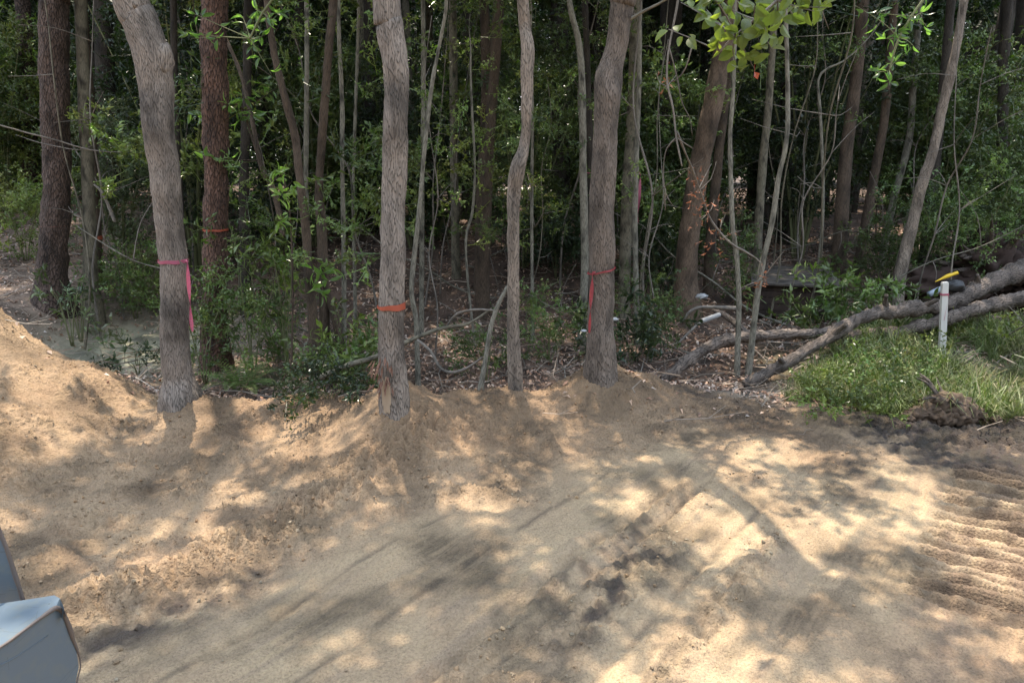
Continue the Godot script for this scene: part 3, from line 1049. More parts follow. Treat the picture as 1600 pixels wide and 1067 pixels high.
	tree("background_tree", "black trunk deep in shade between greenish trunk and stout leaning tree", "", 16.0,
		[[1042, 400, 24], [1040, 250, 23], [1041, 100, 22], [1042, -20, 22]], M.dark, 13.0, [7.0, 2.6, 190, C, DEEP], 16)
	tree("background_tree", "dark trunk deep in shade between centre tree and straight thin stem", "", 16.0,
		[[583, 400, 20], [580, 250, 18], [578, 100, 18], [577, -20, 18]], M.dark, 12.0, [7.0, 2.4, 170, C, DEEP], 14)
	tree("background_tree", "dark trunk deep in shade left of the crooked trunk with bent foot", "", 15.0,
		[[411, 420, 14], [409, 250, 13], [406, 100, 13], [404, -20, 13]], M.dark, 12.0, [7.0, 2.2, 150, C, DEEP], 14)


func make_deep_trees() -> void:
	# the wood behind: every trunk is a thing; they are alike and deep in shade
	var protos := []
	for k in 4:
		var r: float = [0.15, 0.11, 0.19, 0.13][k]
		var o := thing("deep_wood_tree", "dark trunk far back in the shaded wood, one among many alike", "tree", Vector3.ZERO, "dark trunks deep in the wood")
		var t := tubes()
		var tall := 11.0 + k
		var sway := Vector3(rf(-0.5, 0.5), 0, rf(-0.5, 0.5))
		t.add([Vector3(0, -0.4, 0), Vector3(0, 0.1, 0), sway * 0.2 + Vector3(0, 2.2, 0), sway * 0.7 + Vector3(0, 5.0, 0), sway + Vector3(0, 8.0, 0), sway * 1.4 + Vector3(0, tall, 0)], [r * 1.4, r * 1.15, r, r * 0.85, r * 0.6, r * 0.25], 12, 0.3, 0.01)
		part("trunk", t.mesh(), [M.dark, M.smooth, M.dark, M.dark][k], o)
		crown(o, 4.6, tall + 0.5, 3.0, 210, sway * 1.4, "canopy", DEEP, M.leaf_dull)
		protos.append(o)
	var n := 0
	for row in 8:
		var depth := 16.0 + row * 2.6
		for k in 13:
			var x := (k - 6.0) / 6.0 * (depth * 0.68 + 4.5) + rf(-1.1, 1.1)
			var z := -depth + rf(-1.0, 1.0)
			# a lane left open towards the sunlit path
			if absf(x - (z * -0.035)) < 0.8 and z < -18.0:
				x += 1.6
			if row < 3 and (k < 3 or k > 10) and n >= 4:
				continue
			var o: Node3D
			if n < 4:
				o = protos[n]
			else:
				o = protos[n % 4].duplicate()
				o.name = numbered("deep_wood_tree")
				add_child(o)
			o.position = Vector3(x, height(x, z), z)
			o.rotation.y = rf(0, TAU)
			o.scale = Vector3.ONE * rf(0.85, 1.15)
			n += 1


func make_far_wood() -> void:
	var where := []
	var tint := []
	for k in 9500:
		var x := rf(-58, 58)
		var z := rf(-56, -49) if absf(x) < 30.0 else rf(-52, -20)
		var y := height(x, z) + 15.0 * pow(rf(0, 1), 0.9)
		where.append(Transform3D(aim(Vector3(rf(-1, 1), rf(-0.3, 1), rf(-1, 1)), rf(0, TAU), rf(0.7, 1.3)), Vector3(x, y, z)))
		tint.append(shade(GREEN.lerp(DEEP, rf(0, 1))))
	var o := copies("far_wood", L.far[0], M.leaf_dull, where, tint, self)
	tag(o, "mass of distant foliage closing off the view behind the wood", "wood")
	# the same wood goes on round the clearing behind the viewer
	where = []
	tint = []
	for k in 3600:
		var x := rf(-45, 45)
		var z := 15.0 + rf(0, 7) + 3.0 * sin(x * 0.2)
		if absf(x) > 26.0:
			z = rf(-6.0, 20.0)
		where.append(Transform3D(aim(Vector3(rf(-1, 1), rf(-0.3, 1), rf(-1, 1)), rf(0, TAU), rf(0.7, 1.3)), Vector3(x, 13.0 * pow(rf(0, 1), 0.9), z)))
		tint.append(shade(GREEN))
	o = copies("far_wood", L.far[0], M.leaf_dull, where, tint, self)
	tag(o, "mass of foliage of the wood on the other side of the clearing", "wood")


# ---------------------------------------------------------------- shrubs
func shrub(called: String, label: String, px: float, py: float, depth: float, tall: float, wide: float, n: int, kind: String, c: Color, group := "", cat := "shrub", mat: Material = null) -> Node3D:
	var base: Vector3
	if depth == 0.0:
		base = on_ground(px, py)
	else:
		base = at(px, py, depth)
		base.y = height(base.x, base.z)
	var o := thing(called, label, cat, base, group)
	shrub_parts(o, tall, wide, n, kind, c, mat if mat else M.leaf)
	return o


func shrub_parts(o: Node3D, tall: float, wide: float, n: int, kind: String, c: Color, mat: Material) -> void:
	var t := tubes()
	var sets: Array = L[kind]
	var stems := clampi(int(wide * 7.0), 4, 11)
	var where := []
	var tint := []
	var ends := []
	for k in stems:
		var a := TAU * k / stems + rf(-0.4, 0.4)
		var out := Vector3(cos(a), 0, sin(a)) * wide * rf(0.25, 1.0)
		var hgt := tall * rf(0.55, 1.0)
		var r := 0.006 + 0.006 * tall * 0.6
		var pts := [Vector3(out.x * 0.06, -0.05, out.z * 0.06), out * 0.3 + Vector3(0, hgt * 0.4, 0), out * 0.7 + Vector3(rf(-0.05, 0.05), hgt * 0.78, rf(-0.05, 0.05)), out + Vector3(0, hgt, 0)]
		t.add(pts, [r, r * 0.8, r * 0.55, r * 0.3], 5, 0.25)
		ends.append(pts)
	for k in n:
		var s = ends[k % stems]
		var f := 1.0 - 0.85 * pow(rf(0, 1), 1.3)
		var i := clampi(int(f * 3.0), 0, 2)
		var p: Vector3 = s[i].lerp(s[i + 1], f * 3.0 - i)
		p += Vector3(rng.randfn(), rng.randfn() * 0.7, rng.randfn()) * (0.10 + 0.16 * wide)
		p.y = maxf(p.y, 0.04)
		var dir := Vector3(p.x, tall * 0.25, p.z) / maxf(tall, 0.4) + Vector3(rf(-0.8, 0.8), rf(-0.3, 0.8), rf(-0.8, 0.8))
		where.append(Transform3D(aim(dir, rf(0, TAU), rf(0.7, 1.25)), p))
		tint.append(shade(c))
	part("stems", t.mesh(), M.green_twig, o)
	copies("foliage", sets[rng.randi() % sets.size()], mat, where, tint, o)


func fern(label: String, px: float, py: float, n: int, size: float, c: Color) -> void:
	var base := on_ground(px, py)
	var o := thing("fern", label, "fern", base)
	var where := []
	var tint := []
	for k in n:
		var a := k * 2.4 + rf(-0.3, 0.3)
		var b := Basis(Vector3.UP, a) * Basis(Vector3.RIGHT, rf(-0.1, 0.65))
		where.append(Transform3D(b.scaled_local(Vector3.ONE * size * rf(0.7, 1.2)), Vector3(sin(a), 0, cos(a)) * rf(0.0, 0.18)))
		tint.append(shade(c, 0.25))
	copies("fronds", L.frond, M.leaf_dull, where, tint, o)


func make_shrubs() -> void:
	shrub("leafy_shrub", "tall pale green bush filling the gap left of the pink taped tree", 190, 400, 12.6, 2.9, 0.9, 330, "small", GREY_GREEN)
	shrub("leafy_shrub", "light green low bush behind the smooth olive grey slim tree", 205, 450, 11.6, 1.2, 0.7, 170, "small", FRESH)
	shrub("leafy_shrub", "low light green bush at the left edge left of the far left pine", 38, 400, 12.5, 1.2, 0.7, 150, "small", YELLOWY)
	shrub("leafy_shrub", "tall bright yellow green bush at the left edge behind the pine", 10, 330, 15.0, 3.6, 1.2, 280, "mid", YELLOWY)
	shrub("leafy_shrub", "dense green bush behind the gap between far left pine and distant pine", 70, 330, 16.0, 3.4, 1.1, 240, "mid", GREEN)
	shrub("leafy_plant", "broad leaved seedling with upright stem on the bank before the slim tree", 126, 535, 0.0, 0.95, 0.24, 8, "bay", GREY_GREEN, "", "plant")
	shrub("leafy_plant", "leafy tuft in front of the lower trunk of the far left pine", 98, 440, 10.0, 1.0, 0.25, 9, "bay", GREY_GREEN, "", "plant")
	shrub("leafy_plant", "small drooping plant at the foot of the bank right of the seedling", 215, 575, 0.0, 0.3, 0.25, 7, "bay", GREY_GREEN, "", "plant")
	shrub("leafy_plant", "dark low plant in the hollow below the bank", 215, 585, 0.0, 0.2, 0.3, 9, "small", DEEP, "", "plant")
	shrub("leafy_shrub", "airy green bush in front of the reddish pine", 392, 560, 8.9, 1.6, 0.6, 75, "small", FRESH)
	shrub("leafy_shrub", "darker bush between pink taped tree and the reddish pine", 315, 545, 8.6, 1.2, 0.28, 30, "small", GREEN)
	shrub("leafy_shrub", "sunlit small leaved bush right of the reddish pine foot", 430, 545, 9.6, 0.9, 0.4, 40, "small", FRESH)
	shrub("leafy_shrub", "young leafy bush between crooked trunk foot and the centre tree", 540, 610, 0.0, 0.5, 0.3, 40, "small", FRESH)
	shrub("leafy_shrub", "small green bush against the left side of the centre tree", 570, 590, 8.4, 0.75, 0.2, 26, "bay", FRESH)
	shrub("brush_pile", "low pile of cut green brush under the curved branch", 515, 622, 0.0, 0.12, 0.32, 34, "small", DEEP)
	shrub("leafy_shrub", "bright yellow green leafy sapling left of the crooked trunk", 437, 420, 9.0, 1.75, 0.16, 26, "bay", FRESH)
	shrub("leafy_shrub", "green bush right of the bent slim tree", 858, 565, 0.0, 0.85, 0.35, 70, "small", FRESH)
	shrub("leafy_shrub", "low green bush just left of the bent slim tree", 760, 575, 8.8, 0.55, 0.3, 30, "small", GREEN)
	shrub("leafy_shrub", "dark green bush right of the red taped tree", 1015, 545, 9.6, 1.2, 0.36, 70, "small", GREEN)
	shrub("leafy_shrub", "shadowed bush behind the greenish trunk", 1028, 460, 12.4, 1.4, 0.35, 70, "mid", DEEP)
	shrub("leafy_shrub", "low leafy bush at the right foot of the red taped tree", 985, 570, 0.0, 0.5, 0.3, 36, "bay", DEEP)
	shrub("leafy_shrub", "leafy bush in front of the box beside the fallen log", 1272, 515, 9.7, 0.62, 0.3, 24, "bay", GREEN)
	shrub("leafy_shrub", "leafy bush with pale twig right of the box", 1340, 490, 10.2, 0.75, 0.45, 60, "bay", FRESH)
	shrub("leafy_shrub", "green vine leaves between stout leaning tree and the saplings", 1150, 470, 11.8, 1.4, 0.25, 40, "small", GREEN)
	shrub("leafy_shrub", "yellow green weed with tiny leaves at the left end of the grass", 1300, 636, 0.0, 0.24, 0.32, 30, "small", YELLOWY, "", "weed")
	shrub("leafy_shrub", "low weed in the grass below the forked end of the logs", 1370, 606, 0.0, 0.2, 0.35, 18, "small", FRESH, "", "weed")
	shrub("leafy_shrub", "large bright green bush right of the leaning pale tree", 1500, 400, 11.4, 2.3, 0.9, 330, "small", Color(0.13, 0.185, 0.06))
	shrub("leafy_shrub", "large shadowed bush at the right edge above the root mass", 1600, 400, 11.8, 3.0, 0.9, 300, "mid", GREEN)
	shrub("leafy_shrub", "dark bush in front of the straight brown trunk right of the box", 1385, 420, 12.2, 1.3, 0.7, 130, "small", GREEN)
	shrub("leafy_shrub", "tall dark bush behind the leaning pale tree", 1460, 380, 14.2, 3.6, 1.0, 260, "mid", GREEN)
	shrub("leafy_shrub", "dark bush low between the wavy sapling and the paired brown trunks", 690, 370, 15.4, 1.3, 0.7, 150, "small", GREEN)
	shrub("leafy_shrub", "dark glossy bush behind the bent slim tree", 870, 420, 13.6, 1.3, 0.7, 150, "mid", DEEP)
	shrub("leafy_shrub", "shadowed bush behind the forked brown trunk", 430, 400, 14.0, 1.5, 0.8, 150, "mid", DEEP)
	shrub("leafy_shrub", "sparkling bush left of the centre tree, well back in the wood", 560, 380, 16.0, 2.4, 0.9, 220, "mid", GREEN)
	shrub("leafy_shrub", "bush behind the thin pipe end, right of the red taped tree", 1045, 440, 13.4, 2.2, 0.8, 180, "mid", GREEN)
	fern("bright green fern clump behind the sand edge right of the pink taped tree", 376, 606, 26, 0.75, FRESH)
	fern("small green fern left of the curved branch", 432, 600, 14, 0.5, GREEN)
	shrub("leafy_shrub", "sunlit yellow green bush far off in the bright gap behind the bent slim tree", 882, 310, 40.5, 2.2, 1.6, 260, "mid", Color(0.2, 0.26, 0.08))
	shrub("leafy_shrub", "sunlit low green growth on the near side of the far pale path", 700, 310, 36.5, 0.5, 1.4, 160, "mid", FRESH)
	# bare stems among the undergrowth
	var bare := []
	for k in 4:
		var o := thing("bare_stem", "thin bare crooked stem in the shaded undergrowth, one among many alike", "sapling", Vector3.ZERO, "thin bare stems in the undergrowth")
		var tall := 3.4 + 0.7 * k
		var pts := [Vector3(0, -0.1, 0)]
		var rad := [0.016]
		for j in 6:
			var f := (j + 1.0) / 6.0
			pts.append(Vector3(rf(-0.12, 0.12) + 0.35 * f * f * (1 - 2 * (k % 2)), tall * f, rf(-0.12, 0.12)))
			rad.append(lerpf(0.014, 0.005, f))
		var t := tubes()
		t.add(pts, rad, 6, 0.12, 0.002)
		part("stem", t.mesh(), [M.pale, M.dead, M.smooth, M.dead][k], o)
		for j in 6:
			var p0: Vector3 = pts[2 + j % 4]
			var a := rf(0, TAU)
			var d := Vector3(cos(a), rf(-0.2, 0.8), sin(a)) * rf(0.25, 0.8)
			t = tubes()
			t.add([p0, p0 + d * 0.5 + Vector3(0, rf(-0.05, 0.08), 0), p0 + d], [0.006, 0.0045, 0.002], 5, 0.1)
			part("twig", t.mesh(), M.dead, o)
		bare.append(o)
	for k in 52:
		var o: Node3D = bare[k] if k < 4 else bare[k % 4].duplicate()
		if k >= 4:
			o.name = numbered("bare_stem")
			add_child(o)
		var z := -rf(9.4, 16.5)
		var x := rf(-0.66, 0.66) * -z
		o.position = Vector3(x, height(x, z), z)
		o.rotation = Vector3(rf(-0.12, 0.12), rf(0, TAU), rf(-0.16, 0.16) if k % 4 else rf(1.1, 1.45))
		o.scale = Vector3.ONE * rf(0.7, 1.3)
	# taller understory, alike and hard to tell apart
	var protos := []
	for k in 5:
		var o := thing("understory_bush", "tall shaded understory bush deep in the wood, one among many alike", "shrub", Vector3.ZERO, "understory bushes deep in the wood")
		shrub_parts(o, [3.2, 4.4, 2.6, 5.2, 3.6][k], [1.2, 1.4, 1.3, 1.5, 1.2][k], 420, "mid", [DEEP, GREEN, GREEN, DEEP, GREEN][k], M.leaf)
		protos.append(o)
	var n := 0
	for row in 6:
		var depth := 15.0 + row * 3.2
		for k in 12:
			var x := (k - 5.5) / 5.5 * (depth * 0.7 + 3.0) + rf(-1.2, 1.2)
			var z := -depth + rf(-1.2, 1.2)
			if absf(x + z * 0.03) < 1.5 and z < -17.0:
				x += 3.4
			var o: Node3D
			if n < 5:
				o = protos[n]
			else:
				o = protos[n % 5].duplicate()
				o.name = numbered("understory_bush")
				add_child(o)
			o.position = Vector3(x, height(x, z), z)
			o.rotation.y = rf(0, TAU)
			o.scale = Vector3.ONE * rf(0.8, 1.25)
			n += 1


# ---------------------------------------------------------------- logs, branches
func stick_thing(called: String, label: String, cat: String, spine: Array, mat: Material, sides := 10, rough := 0.004, group := "", seg := 0.06) -> Node3D:
	var pts := []
	var radii := []
	for s in spine:
		pts.append(at(s[0], s[1], s[3]))
		radii.append(s[2] * 0.5 * metres(s[0], s[1], s[3]))
	var o := thing(called, label, cat, pts[0], group)
	for k in pts.size():
		pts[k] -= o.position
	var t := tubes()
	t.add(pts, radii, sides, seg, rough)
	part("wood", t.mesh(), mat, o)
	return o


func make_logs() -> void:
	stick_thing("fallen_log", "long grey fallen trunk slanting down to the leaf litter at its left end", "log",
		[[1165, 604, 16, 8.15], [1215, 574, 17, 8.3], [1270, 543, 18, 8.5], [1320, 512, 19, 8.7], [1360, 492, 20, 8.9], [1410, 484, 22, 9.2], [1470, 478, 24, 9.6], [1530, 452, 26, 10.0], [1590, 425, 29, 10.4], [1680, 395, 32, 11.0]], M.log, 28, 0.03, "fallen logs at the right", 0.05)
	stick_thing("fallen_log", "darker fallen trunk lying lowest, under the long grey one", "log",
		[[1320, 530, 17, 9.0], [1380, 522, 19, 9.2], [1440, 510, 21, 9.35], [1500, 492, 22, 9.5], [1560, 474, 23, 9.6], [1690, 452, 24, 9.9]], M.log, 28, 0.03, "fallen logs at the right", 0.05)
	stick_thing("fallen_log", "curved dark log ending in the litter left of the long grey trunk", "log",
		[[1036, 594, 13, 8.4], [1062, 575, 16, 8.55], [1095, 550, 17, 8.75], [1130, 533, 17, 8.9], [1180, 525, 17, 9.05], [1250, 522, 17, 9.15], [1330, 518, 16, 9.3]], M.log, 24, 0.022, "fallen logs at the right", 0.05)
	stick_thing("fallen_log", "small log lying behind the white pipe beside the saplings", "log",
		[[1180, 532, 9, 9.6], [1155, 510, 10, 9.9], [1135, 494, 10, 10.2], [1115, 484, 7, 10.4]], M.log, 14, 0.006, "fallen logs at the right")
	# snapped limbs on the long log
	var big := get_node("fallen_log")
	for k in 5:
		var s = [[1300, 524, 8.6, 0.1, 0.16], [1385, 486, 9.05, -0.08, 0.22], [1440, 480, 9.4, 0.14, 0.12], [1530, 450, 10.0, -0.12, 0.2], [1225, 568, 8.33, -0.1, 0.09]][k]
		var p: Vector3 = at(s[0], s[1], s[2]) - big.position
		var tb := tubes()
		tb.add([p, p + Vector3(s[3] * 0.5, s[4] * 0.5, 0.05), p + Vector3(s[3], s[4], 0.12)], [0.045, 0.035, 0.022], 9, 0.03, 0.012)
		part("broken_limb", tb.mesh(), M.log, big)
	# root mass
	var c := at(1548, 430, 11.3)
	c.y = height(c.x, c.z)
	var o := thing("root_mass", "reddish brown upturned root mass with soil at the right edge", "root ball", c)
	var b := part("soil", lump(Vector3(0.55, 0.5, 0.4), 0.8, 2.6, 71, 30), plain(Color(0.055, 0.034, 0.027), 0.95), o)
	b.position = Vector3(0, 0.75, 0)
	part("soil", lump(Vector3(0.75, 0.3, 0.35), 0.7, 2.6, 75, 26), b.material_override, o).position = Vector3(-0.75, 0.42, 0.1)
	part("soil", lump(Vector3(0.4, 0.3, 0.3), 0.8, 2.8, 76, 24), b.material_override, o).position = Vector3(0.5, 0.5, 0.15)
	var t := tubes()
	for k in 14:
		var a := rf(0, TAU)
		var d := Vector3(cos(a) * 0.9, rf(-0.2, 0.75), sin(a) * 0.6)
		t.add([Vector3(0, 0.6, 0), Vector3(0, 0.75, 0) + d * 0.6, Vector3(0, 0.75, 0) + d * rf(0.9, 1.25) + Vector3(0, rf(-0.15, 0.1), 0)], [0.07, 0.045, 0.012], 7, 0.1, 0.012)
	part("roots", t.mesh(), M.log, o)
	# clod of roots at the sand edge
	c = on_ground(1478, 655)
	o = thing("root_clod", "brown clod of soil and torn roots at the edge of the grass", "root clod", c)
	var earth := plain(Color(1, 1, 1), 0.95)
	earth.albedo_color = Color(0.115, 0.076, 0.05).linear_to_srgb()
	earth.albedo_texture = M.blotch
	earth.uv1_triplanar = true
	earth.uv1_scale = Vector3(5, 5, 5)
	for k in 9:
		var r: float = [0.19, 0.15, 0.12, 0.1, 0.13, 0.08, 0.07, 0.09, 0.06][k]
		var lp := part("soil", lump(Vector3(r * rf(0.9, 1.3), r * rf(0.6, 0.9), r), 0.55, 1.9, 110 + k, 20), earth, o)
		lp.position = [Vector3(0, 0.12, 0), Vector3(0.14, 0.08, 0.04), Vector3(-0.18, 0.06, 0.05), Vector3(-0.3, 0.04, 0.06), Vector3(0.05, 0.05, 0.12), Vector3(-0.42, 0.03, 0.08), Vector3(0.3, 0.04, 0.06), Vector3(-0.1, 0.05, 0.16), Vector3(0.42, 0.03, 0.1)][k]
	t = tubes()
	for k in 9:
		var a := rf(0, TAU)
		var d := Vector3(cos(a) * 0.3, rf(0.0, 0.3), sin(a) * 0.25)
		t.add([Vector3(0, 0.08, 0), d * 0.7 + Vector3(0, 0.1, 0), d * 1.2 + Vector3(0, rf(-0.02, 0.1), 0)], [0.022, 0.014, 0.004], 6, 0.05, 0.004)
	part("roots", t.mesh(), M.log, o)


func make_branches() -> void:
	stick_thing("fallen_branch", "long curved grey green branch arching left of the centre tree foot", "branch",
		[[430, 650, 8, 7.3], [455, 622, 9, 7.4], [490, 595, 9, 7.5], [540, 572, 9, 7.6], [590, 556, 8, 7.75], [640, 532, 7, 7.9], [690, 513, 6, 8.1], [730, 506, 5, 8.3], [768, 482, 3, 8.5]], M.smooth, 10, 0.003)
	stick_thing("fallen_branch", "pale bent twig curving down between centre tree and leaning snag", "branch",
		[[652, 531, 4, 7.9], [672, 548, 5, 7.8], [688, 575, 5, 7.75], [706, 582, 5, 7.7], [730, 575, 4.5, 7.65], [754, 558, 3.5, 7.6]], M.dead, 8, 0.002)
	stick_thing("fallen_branch", "thin pale twig arching high towards the top of the leaning snag", "branch",
		[[698, 510, 3, 8.2], [712, 492, 4, 8.2], [740, 484, 4, 8.1], [772, 485, 3.5, 8.0]], M.dead, 8, 0.002)
	stick_thing("leaning_snag", "pale bare stick leaning right against the bent slim tree", "dead stick",
		[[744, 645, 9, 7.45], [752, 600, 9, 7.5], [759, 560, 8, 7.55], [766, 515, 7.5, 7.6], [777, 480, 7, 7.65], [793, 447, 5, 7.7]], M.pale, 12, 0.003)
	stick_thing("dead_branch", "pale broken branch hanging beside the smooth olive grey tree", "branch",
		[[146, 288, 3, 10.5], [158, 300, 4.5, 10.5], [168, 320, 5, 10.5], [179, 347, 5, 10.5]], M.dead, 8, 0.002)
	stick_thing("dead_branch", "long thin bare twig crossing the far left pine", "branch",
		[[-20, 190, 2, 9.2], [40, 207, 2.5, 9.2], [80, 217, 2.5, 9.2], [140, 234, 2, 9.3], [190, 238, 1.5, 9.4]], M.dead, 6, 0.001)
	stick_thing("dead_branch", "bowed bare branch over the white pipe", "branch",
		[[1066, 505, 3, 9.9], [1075, 490, 4, 9.9], [1090, 481, 5, 9.9], [1115, 480, 6, 9.9], [1150, 482, 8, 9.8]], M.dead, 8, 0.002)
	stick_thing("dead_branch", "thin bare stick lying in the litter below the white pipe", "branch",
		[[1060, 536, 3, 9.3], [1080, 516, 4, 9.6], [1094, 504, 3.5, 9.8]], M.dead, 7, 0.001)
	stick_thing("dead_branch", "slanting bare stem left of the reddish pine, in front of dark wood", "branch",
		[[352, 60, 6, 10.2], [368, 95, 6, 10.1], [380, 130, 6, 10.0], [396, 200, 7, 9.8], [408, 260, 8, 9.6], [428, 300, 9, 9.5], [442, 370, 9, 9.4]], M.brown, 10, 0.003)
	# hanging dead vine with reddish leaves
	var o := stick_thing("dead_vine", "dead hanging branch with thin forked twigs left of the stout leaning tree", "branch",
		[[1062, -25, 4, 6.4], [1058, 10, 3.5, 6.4], [1044, 85, 3.2, 6.4], [1043, 130, 3, 6.4], [1052, 170, 3, 6.4], [1057, 215, 3, 6.4], [1066, 260, 2, 6.4]], M.dead, 8, 0.002)
	var t := tubes()
	for s in [[[1057, 215], [1042, 232], [1037, 262], [1040, 300], [1052, 322]], [[1046, 75], [1058, 120], [1066, 160], [1078, 185], [1082, 212]], [[1082, 70], [1072, 105], [1060, 122], [1048, 128]], [[1040, 295], [1039, 312], [1040, 328]], [[1057, 215], [1072, 225], [1083, 232]]]:
		var pts := []
		var rad := []
		for k in s.size():
			pts.append(at(s[k][0], s[k][1], 6.4 + 0.05 * k) - o.position)
			rad.append(0.006 - 0.0008 * k)
		t.add(pts, rad, 6, 0.06, 0.001)
	part("twigs", t.mesh(), M.dead, o)
	var clusters := [[1105, 335, 46, 24.0], [1090, 300, 26, 18.0], [1045, 135, 14, 14.0], [1125, 375, 22, 16.0]]
	o = stick_thing("dead_vine", "bare drooping branch with curled rust brown leaves before the stout leaning tree", "branch",
		[[1058, 205, 3, 6.42], [1070, 236, 3, 6.5], [1084, 270, 3.5, 6.7], [1096, 302, 2.5, 6.9], [1112, 345, 2.8, 7.0], [1142, 380, 3.5, 7.0], [1165, 393, 3, 7.0], [1188, 410, 2, 7.0], [1194, 440, 2, 7.0]], M.dead, 8, 0.002)
	clusters.append([1192, 436, 22, 12.0])
	var where := []
	var tint := []
	for cl in clusters:
		for k in cl[2]:
			var p := at(cl[0] + rng.randfn() * cl[3] * 0.5, cl[1] + rng.randfn() * cl[3], 7.0 + rf(-0.1, 0.1)) - o.position
			where.append(Transform3D(aim(Vector3(rf(-1, 1), rf(-1, 0.4), rf(-1, 1)), rf(0, TAU), rf(0.03, 0.07)), p))
			tint.append(shade(Color(0.30, 0.12, 0.06), 0.5))
	copies("dry_leaves", L.litter[2], M.litter, where, tint, o)
	t = tubes()
	for k in 16:
		var cl = clusters[k % clusters.size()]
		var a := at(cl[0], cl[1], 7.0) - o.position
		var b := at(cl[0] + rf(-40, 40), cl[1] + rf(-50, 30), 7.0 + rf(-0.2, 0.2)) - o.position
		t.add([a, a.lerp(b, 0.5) + Vector3(rf(-0.04, 0.04), rf(-0.04, 0.04), 0), b], [0.005, 0.004, 0.002], 5, 0.1)
	part("twigs", t.mesh(), M.dead, o).set_meta("kind", "stuff")


# a leafy spray whose leaves are parts
func spray(called: String, label: String, stem: Array, depth: float, clusters: Array, leaf_px: float, mesh: Mesh, c: Color, mat: Material, wood: Material, stem_px := 4.0) -> void:
	var pts := []
	var rad := []
	for k in stem.size():
		pts.append(at(stem[k][0], stem[k][1], depth))
		rad.append(stem_px * (1.0 - 0.6 * k / stem.size()) * 0.5 * metres(stem[k][0], stem[k][1], depth))
	var o := thing(called, label, "branch", pts[0])
	for k in pts.size():
		pts[k] -= o.position
	var t := tubes()
	t.add(pts, rad, 7, 0.06, 0.0015)
	var tones := []
	for k in 5:
		var m: StandardMaterial3D = mat.duplicate()
		m.vertex_color_use_as_albedo = false
		m.albedo_color = shade(c, 0.4).linear_to_srgb()
		tones.append(m)
	for cl in clusters:
		var mid := at(cl[0], cl[1], depth + rf(-0.25, 0.25)) - o.position
		var best: Vector3 = pts[0]
		for p in pts:
			if p.distance_to(mid) < best.distance_to(mid):
				best = p
		var tip := mid + (mid - best) * 0.15
		t.add([best, best.lerp(mid, 0.5) + Vector3(rf(-0.02, 0.02), rf(-0.02, 0.02), rf(-0.02, 0.02)), tip], [0.005, 0.004, 0.002], 5, 0.06)
		for k in int(cl[2] * 1.3):
			var size := leaf_px * metres(cl[0], cl[1], depth) * rf(0.7, 1.15)
			var p := best.lerp(tip, rf(0.45, 1.0))
			var a := rf(0, TAU)
			var dir := Vector3(cos(a), sin(a) * 0.8 - 0.15, rf(-0.8, 0.8)).normalized()
			var lf := part("leaf", mesh, tones[rng.randi() % 5], o)
			lf.transform = Transform3D(aim(dir, rf(0, TAU), size), p + dir * size * 0.1)
	part("stems", t.mesh(), wood, o)


func make_overhang() -> void:
	spray("overhanging_branch", "near leafy branch with big sunlit yellow green leaves hanging in at the top right", [[1330, -160], [1290, -90], [1250, -40], [1215, 0], [1180, 30], [1150, 55], [1125, 80]], 4.6,
		[[1075, 10, 7], [1055, 50, 4], [1110, 20, 7], [1145, 15, 8], [1180, 10, 8], [1215, 5, 8], [1240, 25, 7], [1125, 55, 7], [1160, 50, 7], [1195, 45, 7], [1150, 90, 6], [1175, 100, 5], [1225, 50, 6], [1205, 75, 4], [1265, 15, 5], [1290, 35, 5], [1285, 10, 5], [1100, -20, 6], [1250, -10, 6]],
		26.0, L.one, Color(0.072, 0.098, 0.026), M.leaf_sun, M.dead, 6.0)
	spray("leafy_branch", "bright green leafy spray in front of the reddish pine at mid height", [[428, 305], [405, 250], [390, 205], [380, 172], [360, 160], [335, 165]], 9.3,
		[[290, 175, 5], [310, 180, 6], [335, 150, 6], [355, 165, 7], [380, 150, 7], [395, 180, 6], [375, 190, 6], [415, 175, 6], [330, 245, 6], [340, 265, 5], [320, 260, 4], [428, 140, 6]],
		19.0, L.narrow, Color(0.06, 0.095, 0.026), M.leaf, M.brown, 4.5)
	spray("leafy_branch", "small yellow green leafy shoot beside the crooked trunk", [[455, 575], [457, 480], [456, 400], [453, 340], [448, 300], [440, 270]], 8.3,
		[[432, 265, 5], [445, 270, 5], [455, 285, 5], [425, 285, 4], [440, 305, 6], [450, 330, 5], [436, 345, 4]],
		21.0, L.narrow, Color(0.14, 0.20, 0.04), M.leaf, M.brown, 3.5)
	spray("leafy_branch", "green shoot low beside the forked brown trunk", [[507, 585], [506, 520], [505, 470], [500, 430]], 8.5,
		[[488, 420, 5], [505, 425, 5], [515, 440, 5], [490, 450, 5], [520, 420, 3], [500, 455, 5]],
		22.0, L.narrow, Color(0.08, 0.13, 0.03), M.leaf, M.brown, 3.5)
	spray("leafy_branch", "dark leafy branch hanging at the top edge left of the centre", [[470, -60], [440, -20], [410, 20], [390, 60]], 8.2,
		[[400, 15, 7], [420, 30, 7], [380, 30, 6], [300, 20, 6], [290, 50, 5], [395, 70, 6], [440, 20, 6], [410, 55, 6], [310, 60, 5], [420, 110, 4]],
		19.0, L.narrow, Color(0.05, 0.085, 0.024), M.leaf, M.green_twig, 5.0)
	spray("leafy_branch", "drooping spray of long leaves at the top right before the dark wood", [[1480, -60], [1450, -10], [1425, 25], [1405, 60], [1390, 110]], 8.0,
		[[1420, 30, 8], [1440, 20, 7], [1400, 45, 7], [1450, 45, 6], [1385, 60, 6], [1400, 95, 7], [1370, 110, 6], [1390, 130, 6], [1425, 70, 6], [1375, 20, 6], [1345, 15, 5]],
		19.0, L.narrow, Color(0.05, 0.08, 0.03), M.leaf, M.green_twig, 5.0)


